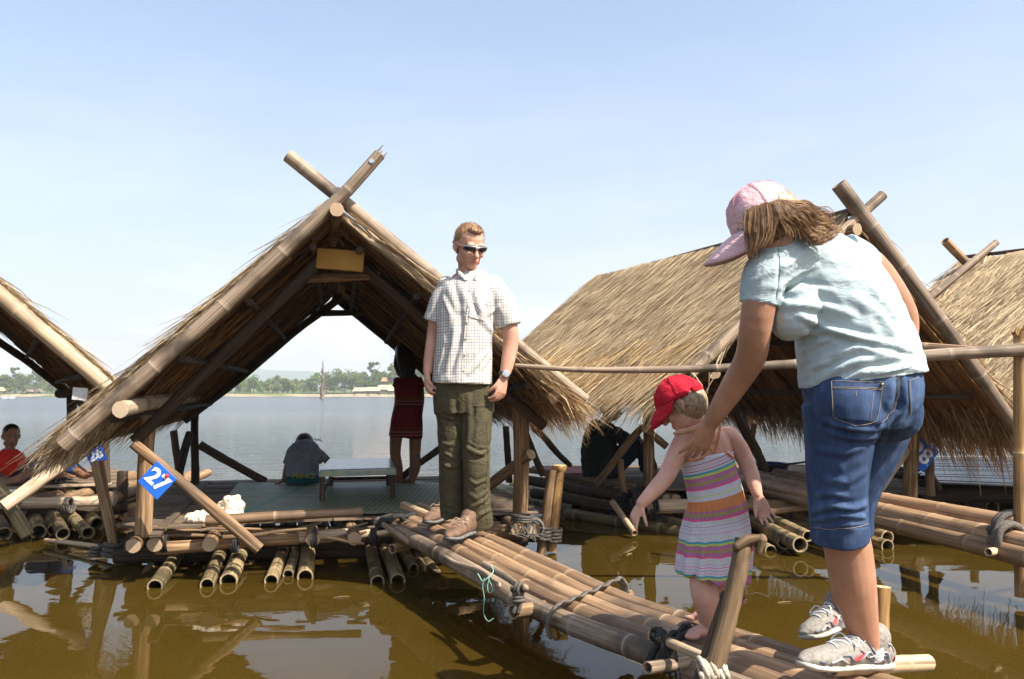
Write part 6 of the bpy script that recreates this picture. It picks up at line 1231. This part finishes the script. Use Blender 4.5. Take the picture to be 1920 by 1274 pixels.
m.build('elastic_gather', REDC, HAT)
# ------------------------------------------------------------------ shaded people in and beyond the huts
DK_HAIR = stuff_mat('black_hair', (.008, .006, .005), (.03, .022, .018), (120, 120, 30), 'Object', .4, .5, 0, .2)
def simple_hair(par, q, fr, s, long_=0):
    f, u, r = fr; h = Org(); h.ell(q(0, -.022, .04), r*.086*s, f*.096*s, u*.09*s); h.ell(q(0, -.055, -.01), r*.078*s, f*.055*s, u*.07*s)
    if long_: h.loft([q(0, -.06, .02), q(0, -.08, -.08), q(0, -.075, -.08-long_)], [.085*s, .09*s, .06*s], [.05*s, .045*s, .025*s], wide=r); h.loft([q(.07, -.01, .0), q(.085, -.02, -.1), q(.07, -.03, -.1-long_*.7)], [.02, .025, .015]); h.loft([q(-.07, -.01, .0), q(-.085, -.02, -.1), q(-.07, -.03, -.1-long_*.7)], [.02, .025, .015])
    h.mesh(.008, 2).wrinkle(.004, (40, 40, 15), 2); return h.out('hair', DK_HAIR, par)
# standing girl in the red dress
D = 7.8
def S(x, y, dd=0): return P(x, y, D+dd)
p_ = thing('person', 'dark-haired girl in red banded dress standing with her back turned inside the open hut', 'person', G(765, 908, DZ)); o = Org(); fr = frame((-.35, .9, -.35), (0, 0, 1)); q = head(o, S(757, 668), fr, .93)
o.loft([S(763, 710), S(761, 692), S(759, 676)], [.055, .045, .045]); o.loft([S(763, 800), S(763, 760), S(765, 725), S(764, 706)], [.12, .105, .11, .07], [.09, .08, .075, .05])
o.loft([S(745, 715, .02), S(747, 745, -.02), S(744, 775, -.04), S(739, 812, -.02)], [.04, .036, .032, .022]); hand(o, S(738, 813, -.02), (0, 0, -1), (1, 0, 0), (0, -1, 0), .8); o.loft([S(784, 715, .02), S(789, 745, .06), S(786, 780, .1)], [.04, .035, .03])
o.loft([S(743, 815), S(741, 850), S(746, 878), S(748, 900)], [.06, .05, .047, .03]); o.loft([S(779, 815, .05), S(778, 850, .03), S(778, 878), S(772, 900)], [.06, .052, .05, .032])
foot(o, G(752, 908, DZ), G(730, 906, DZ), 1.1); foot(o, G(774, 910, DZ), G(752, 908, DZ), 1.1); o.mesh(.008, 2); o.out('body', SK_BR, p_, {'lip': np.zeros(len(o.co))}); simple_hair(p_, q, fr, .95, .16); eyes(p_, q, .93, fr)
t = NT('red_banded_cloth'); z = t.n('SeparateXYZ'); t.l(t.n('NewGeometry').outputs['Position'], z.inputs[0])
g_ = t.math('FRACT', t.math('MULTIPLY', z.outputs[2], 3.6)); c_ = t.ramp(g_, [(0, (.17, .012, .018)), (.5, (.11, .01, .013)), (.62, (.3, .12, .12)), (.66, (.13, .012, .018)), (.72, (.3, .13, .13)), (.76, (.16, .03, .014)), (.9, (.17, .012, .018))], 'CONSTANT'); REDB = t.bsdf(c_, .85, .15)
s = Org(); s.loft([S(760, 820), S(763, 790), S(765, 750), S(766, 722), S(765, 702)], [.152, .142, .122, .122, .06], [.11, .11, .1, .09, .05], cap='flat', sub=5); s.loft([S(750, 712), S(745, 728)], [.05, .052], cap='flat'); s.loft([S(780, 712), S(787, 728, .03)], [.05, .052], cap='flat'); s.mesh(.008, 2).wrinkle(.006, (12, 12, 3), 2); s.out('dress', REDB, p_)
# girl sitting on the far edge of the deck
D = 7.75; p_ = thing('person', 'child in grey T-shirt and teal shorts sitting bent over on the far deck edge', 'person', G(565, 906, DZ)); o = Org(); fr = frame((-.05, .8, -.75), (0, .6, 1)); q = head(o, S(570, 838, .22), fr, .9)
o.loft([S(567, 898), S(568, 865, .02), S(572, 842, .1), S(571, 836, .16)], [.13, .13, .13, .05], [.1, .1, .09, .05]); o.loft([S(546, 852, .05), S(539, 878, .02), S(533, 900, .0)], [.04, .035, .025]); hand(o, S(532, 901), (-.6, -.3, -.2), (0, 0, -1), (1, 0, 0), .75); o.loft([S(598, 850, .08), S(612, 862, .1), S(622, 880, .1)], [.04, .036, .028])
o.loft([S(552, 898, .1), S(548, 896, .35), S(548, 930, .5)], [.07, .06, .045]); o.loft([S(585, 898, .1), S(590, 896, .35), S(590, 930, .5)], [.07, .06, .045]); o.mesh(.008, 2); o.out('body', SK_BR, p_, {'lip': np.zeros(len(o.co))}); simple_hair(p_, q, fr, .95); m = MB(); eyes(p_, q, .9, fr)
strands(m, [[S(550, 830, .15), S(545, 838, .12), S(541, 846, .1)], [S(590, 826, .15), S(600, 830, .14), S(608, 836, .12)]], 60, .0018, .012, .006, .05); m.build('loose_hair', DK_HAIR, p_)
GT = cloth('grey_tee', (.19, .2, .25), (.26, .27, .32)); s = Org(); s.loft([S(567, 893), S(567, 870, .01), S(570, 848, .06), S(571, 834, .12)], [.142, .15, .155, .09], [.12, .12, .115, .08], cap='flat', sub=5); s.loft([S(550, 850, .05), S(541, 872, .03)], [.058, .052], cap='flat'); s.loft([S(590, 848, .07), S(608, 862, .1)], [.055, .05], cap='flat'); s.mesh(.007, 2).wrinkle(.005, (12, 12, 12), 7); s.out('t_shirt', GT, p_)
s = Org(); s.loft([S(567, 906), S(567, 892)], [.145, .145], [.13, .125], cap='flat'); s.loft([S(553, 898, .1), S(549, 897, .33)], [.08, .075]); s.loft([S(584, 898, .1), S(589, 897, .33)], [.08, .075]); s.mesh(.008, 2); sh_ = s.out('shorts', cloth('teal_shorts', (.01, .08, .09), (.015, .11, .12)), p_)
text_mesh('PRINCE', .062, S(570, 893, -.142), (1, 0, .03), (0, 0, 1), plain('olive_lettering', (.4, .38, .1)), sh_, 'lettering', bold=.001)
# boy in red on the left raft
D = 7.95; p_ = thing('person', 'boy in a red T-shirt sitting cross-legged on the left raft, looking aside', 'person', G(18, 908, DZ)); o = Org(); fr = frame((.62, -.72, -.2), (.05, 0, 1)); q = head(o, S(21, 818), fr, .88)
o.loft([S(18, 855), S(19, 842), S(19, 830)], [.055, .042, .04]); o.loft([S(16, 895), S(16, 870), S(17, 848)], [.11, .11, .06], [.08, .08, .05]); o.loft([S(-5, 856), S(-12, 880, -.03), S(2, 892, -.12)], [.038, .034, .024]); hand(o, S(3, 892, -.13), (.9, -.3, -.1), (0, 0, -1), (0, -1, 0), .7); o.loft([S(35, 856), S(44, 876, -.03), S(46, 892, -.1)], [.038, .034, .024]); hand(o, S(46, 893, -.1), (-.5, -.4, -.4), (0, 0, -1), (0, -1, 0), .7)
o.loft([S(0, 898), S(-28, 894, -.14), S(-8, 902, -.26), S(20, 905, -.28)], [.065, .055, .045, .032]); o.loft([S(32, 898), S(52, 892, -.14), S(36, 900, -.28), S(8, 906, -.32)], [.065, .055, .045, .032]); o.mesh(.007, 2); SKB = skin_mat('golden_brown_skin', (.36, .18, .1), (.29, .14, .075), 0); o.out('body', SKB, p_, {'lip': lipattr(o, q, .82)}); simple_hair(p_, q, fr, .83); eyes(p_, q, .88, fr)
s = Org(); s.loft([S(16, 900), S(16, 875), S(18, 855), S(19, 843)], [.125, .128, .125, .06], [.1, .1, .085, .055], cap='flat', sub=5); s.loft([S(2, 854), S(-8, 872)], [.055, .052], cap='flat'); s.loft([S(32, 854), S(43, 874, -.02)], [.055, .052], cap='flat'); s.mesh(.007, 2).wrinkle(.005, (12, 12, 12), 9); s.out('t_shirt', cloth('red_tee', (.55, .02, .015), (.68, .04, .025)), p_)
s = Org(); s.loft([S(2, 900), S(-16, 895, -.1)], [.075, .072]); s.loft([S(30, 900), S(45, 894, -.1)], [.075, .072]); s.loft([S(5, 902), S(28, 902)], [.08, .08]); s.mesh(.008, 2); s.out('shorts', cloth('dark_shorts', (.02, .02, .03), (.03, .03, .045)), p_)
# reclining person behind the boy
D = 8.3; p_ = thing('person', 'person in dark top and blue jeans reclining behind the boy under the straw fringe', 'person', G(95, 898, DZ)); o = Org(); fr = frame((-.3, -.8, .1), (.3, 0, 1)); q = head(o, S(112, 822), fr, .9)
o.loft([S(100, 890), S(103, 865), S(107, 845), S(110, 832)], [.12, .12, .12, .05], [.1, .1, .09, .05]); o.loft([S(92, 850), S(70, 858, -.1), S(50, 862, -.2)], [.045, .038, .028]); hand(o, S(48, 862, -.2), (-1, -.1, -.2), (0, 0, -1), (0, -1, 0), .85); o.loft([S(124, 852), S(138, 872, -.1), S(135, 892, -.15)], [.045, .038, .028])
o.loft([S(95, 890), S(70, 868, -.25), S(95, 888, -.5), S(108, 893, -.6)], [.08, .065, .055, .038]); o.loft([S(110, 890), S(118, 872, -.3), S(150, 886, -.45), S(160, 892, -.5)], [.08, .065, .05, .036]); foot(o, S(105, 898, -.62), S(138, 896, -.66), 1.1); foot(o, S(158, 898, -.5), S(185, 893, -.55), 1.1)
o.mesh(.008, 2); o.out('body', SK_BR, p_, {'lip': np.zeros(len(o.co))}); simple_hair(p_, q, fr, .92); eyes(p_, q, .9, fr); s = Org(); s.loft([S(100, 890), S(103, 865), S(107, 842)], [.135, .135, .12], [.11, .11, .09], cap='flat'); s.loft([S(95, 848), S(80, 855, -.05)], [.06, .055], cap='flat'); s.mesh(.008, 2).wrinkle(.005, (12, 12, 12), 3); s.out('shirt', cloth('dark_shirt', (.03, .03, .04), (.05, .05, .06)), p_)
s = Org(); s.loft([S(95, 890), S(70, 866, -.25), S(92, 885, -.46)], [.095, .08, .065]); s.loft([S(108, 890), S(118, 870, -.3), S(140, 882, -.42)], [.095, .08, .062]); s.mesh(.008, 2).wrinkle(.006, (14, 14, 14), 3); s.out('jeans', cloth('blue_jeans', (.03, .06, .16), (.06, .1, .24)), p_)
# sitter in the shade of the right hut
D = 8.4; p_ = thing('person', 'sitter in dark green clothes with raised knees in the shade of the right hut', 'person', G(1160, 892, DZ)); o = Org(); fr = frame((.9, -.2, -.25), (.1, 0, 1)); q = head(o, S(1146, 765), fr, .98)
o.loft([S(1130, 800), S(1138, 785), S(1144, 772)], [.07, .055, .052]); o.loft([S(1128, 885), S(1124, 845), S(1128, 805)], [.16, .15, .11], [.13, .12, .09]); o.loft([S(1138, 808, -.08), S(1165, 822, -.12), S(1190, 838, -.12), S(1206, 848, -.1)], [.055, .045, .038, .028]); hand(o, S(1207, 849, -.1), (.9, 0, -.5), (0, 0, -1), (0, -1, 0), .95)
o.loft([S(1140, 880, -.05), S(1200, 832, -.1), S(1215, 890, -.1)], [.09, .068, .045]); o.loft([S(1140, 880, .1), S(1195, 838, .1), S(1225, 890, .1)], [.09, .068, .045]); foot(o, S(1210, 893, -.1), S(1245, 895, -.1), 1.3); foot(o, S(1220, 893, .1), S(1252, 893, .1), 1.3)
o.mesh(.009, 2); o.out('body', SK_BR, p_, {'lip': np.zeros(len(o.co))}); simple_hair(p_, q, fr, 1); eyes(p_, q, .98, fr); s = Org(); s.loft([S(1128, 888), S(1123, 845), S(1128, 805), S(1132, 795)], [.185, .175, .14, .08], [.15, .14, .11, .07], cap='flat'); s.loft([S(1135, 805, -.08), S(1165, 820, -.12), S(1180, 832, -.12)], [.075, .07, .062], cap='flat'); s.mesh(.009, 2).wrinkle(.008, (10, 10, 10), 3); s.out('shirt', cloth('dark_green_shirt', (.018, .025, .024), (.03, .04, .036)), p_)
s = Org(); s.loft([S(1138, 882, -.05), S(1200, 832, -.1), S(1212, 876, -.1)], [.12, .088, .065]); s.loft([S(1138, 882, .1), S(1196, 838, .1), S(1220, 878, .1)], [.12, .088, .065]); s.mesh(.009, 2).wrinkle(.008, (12, 12, 12), 5); s.out('trousers', cloth('dark_trousers', (.015, .018, .025), (.025, .03, .04)), p_)
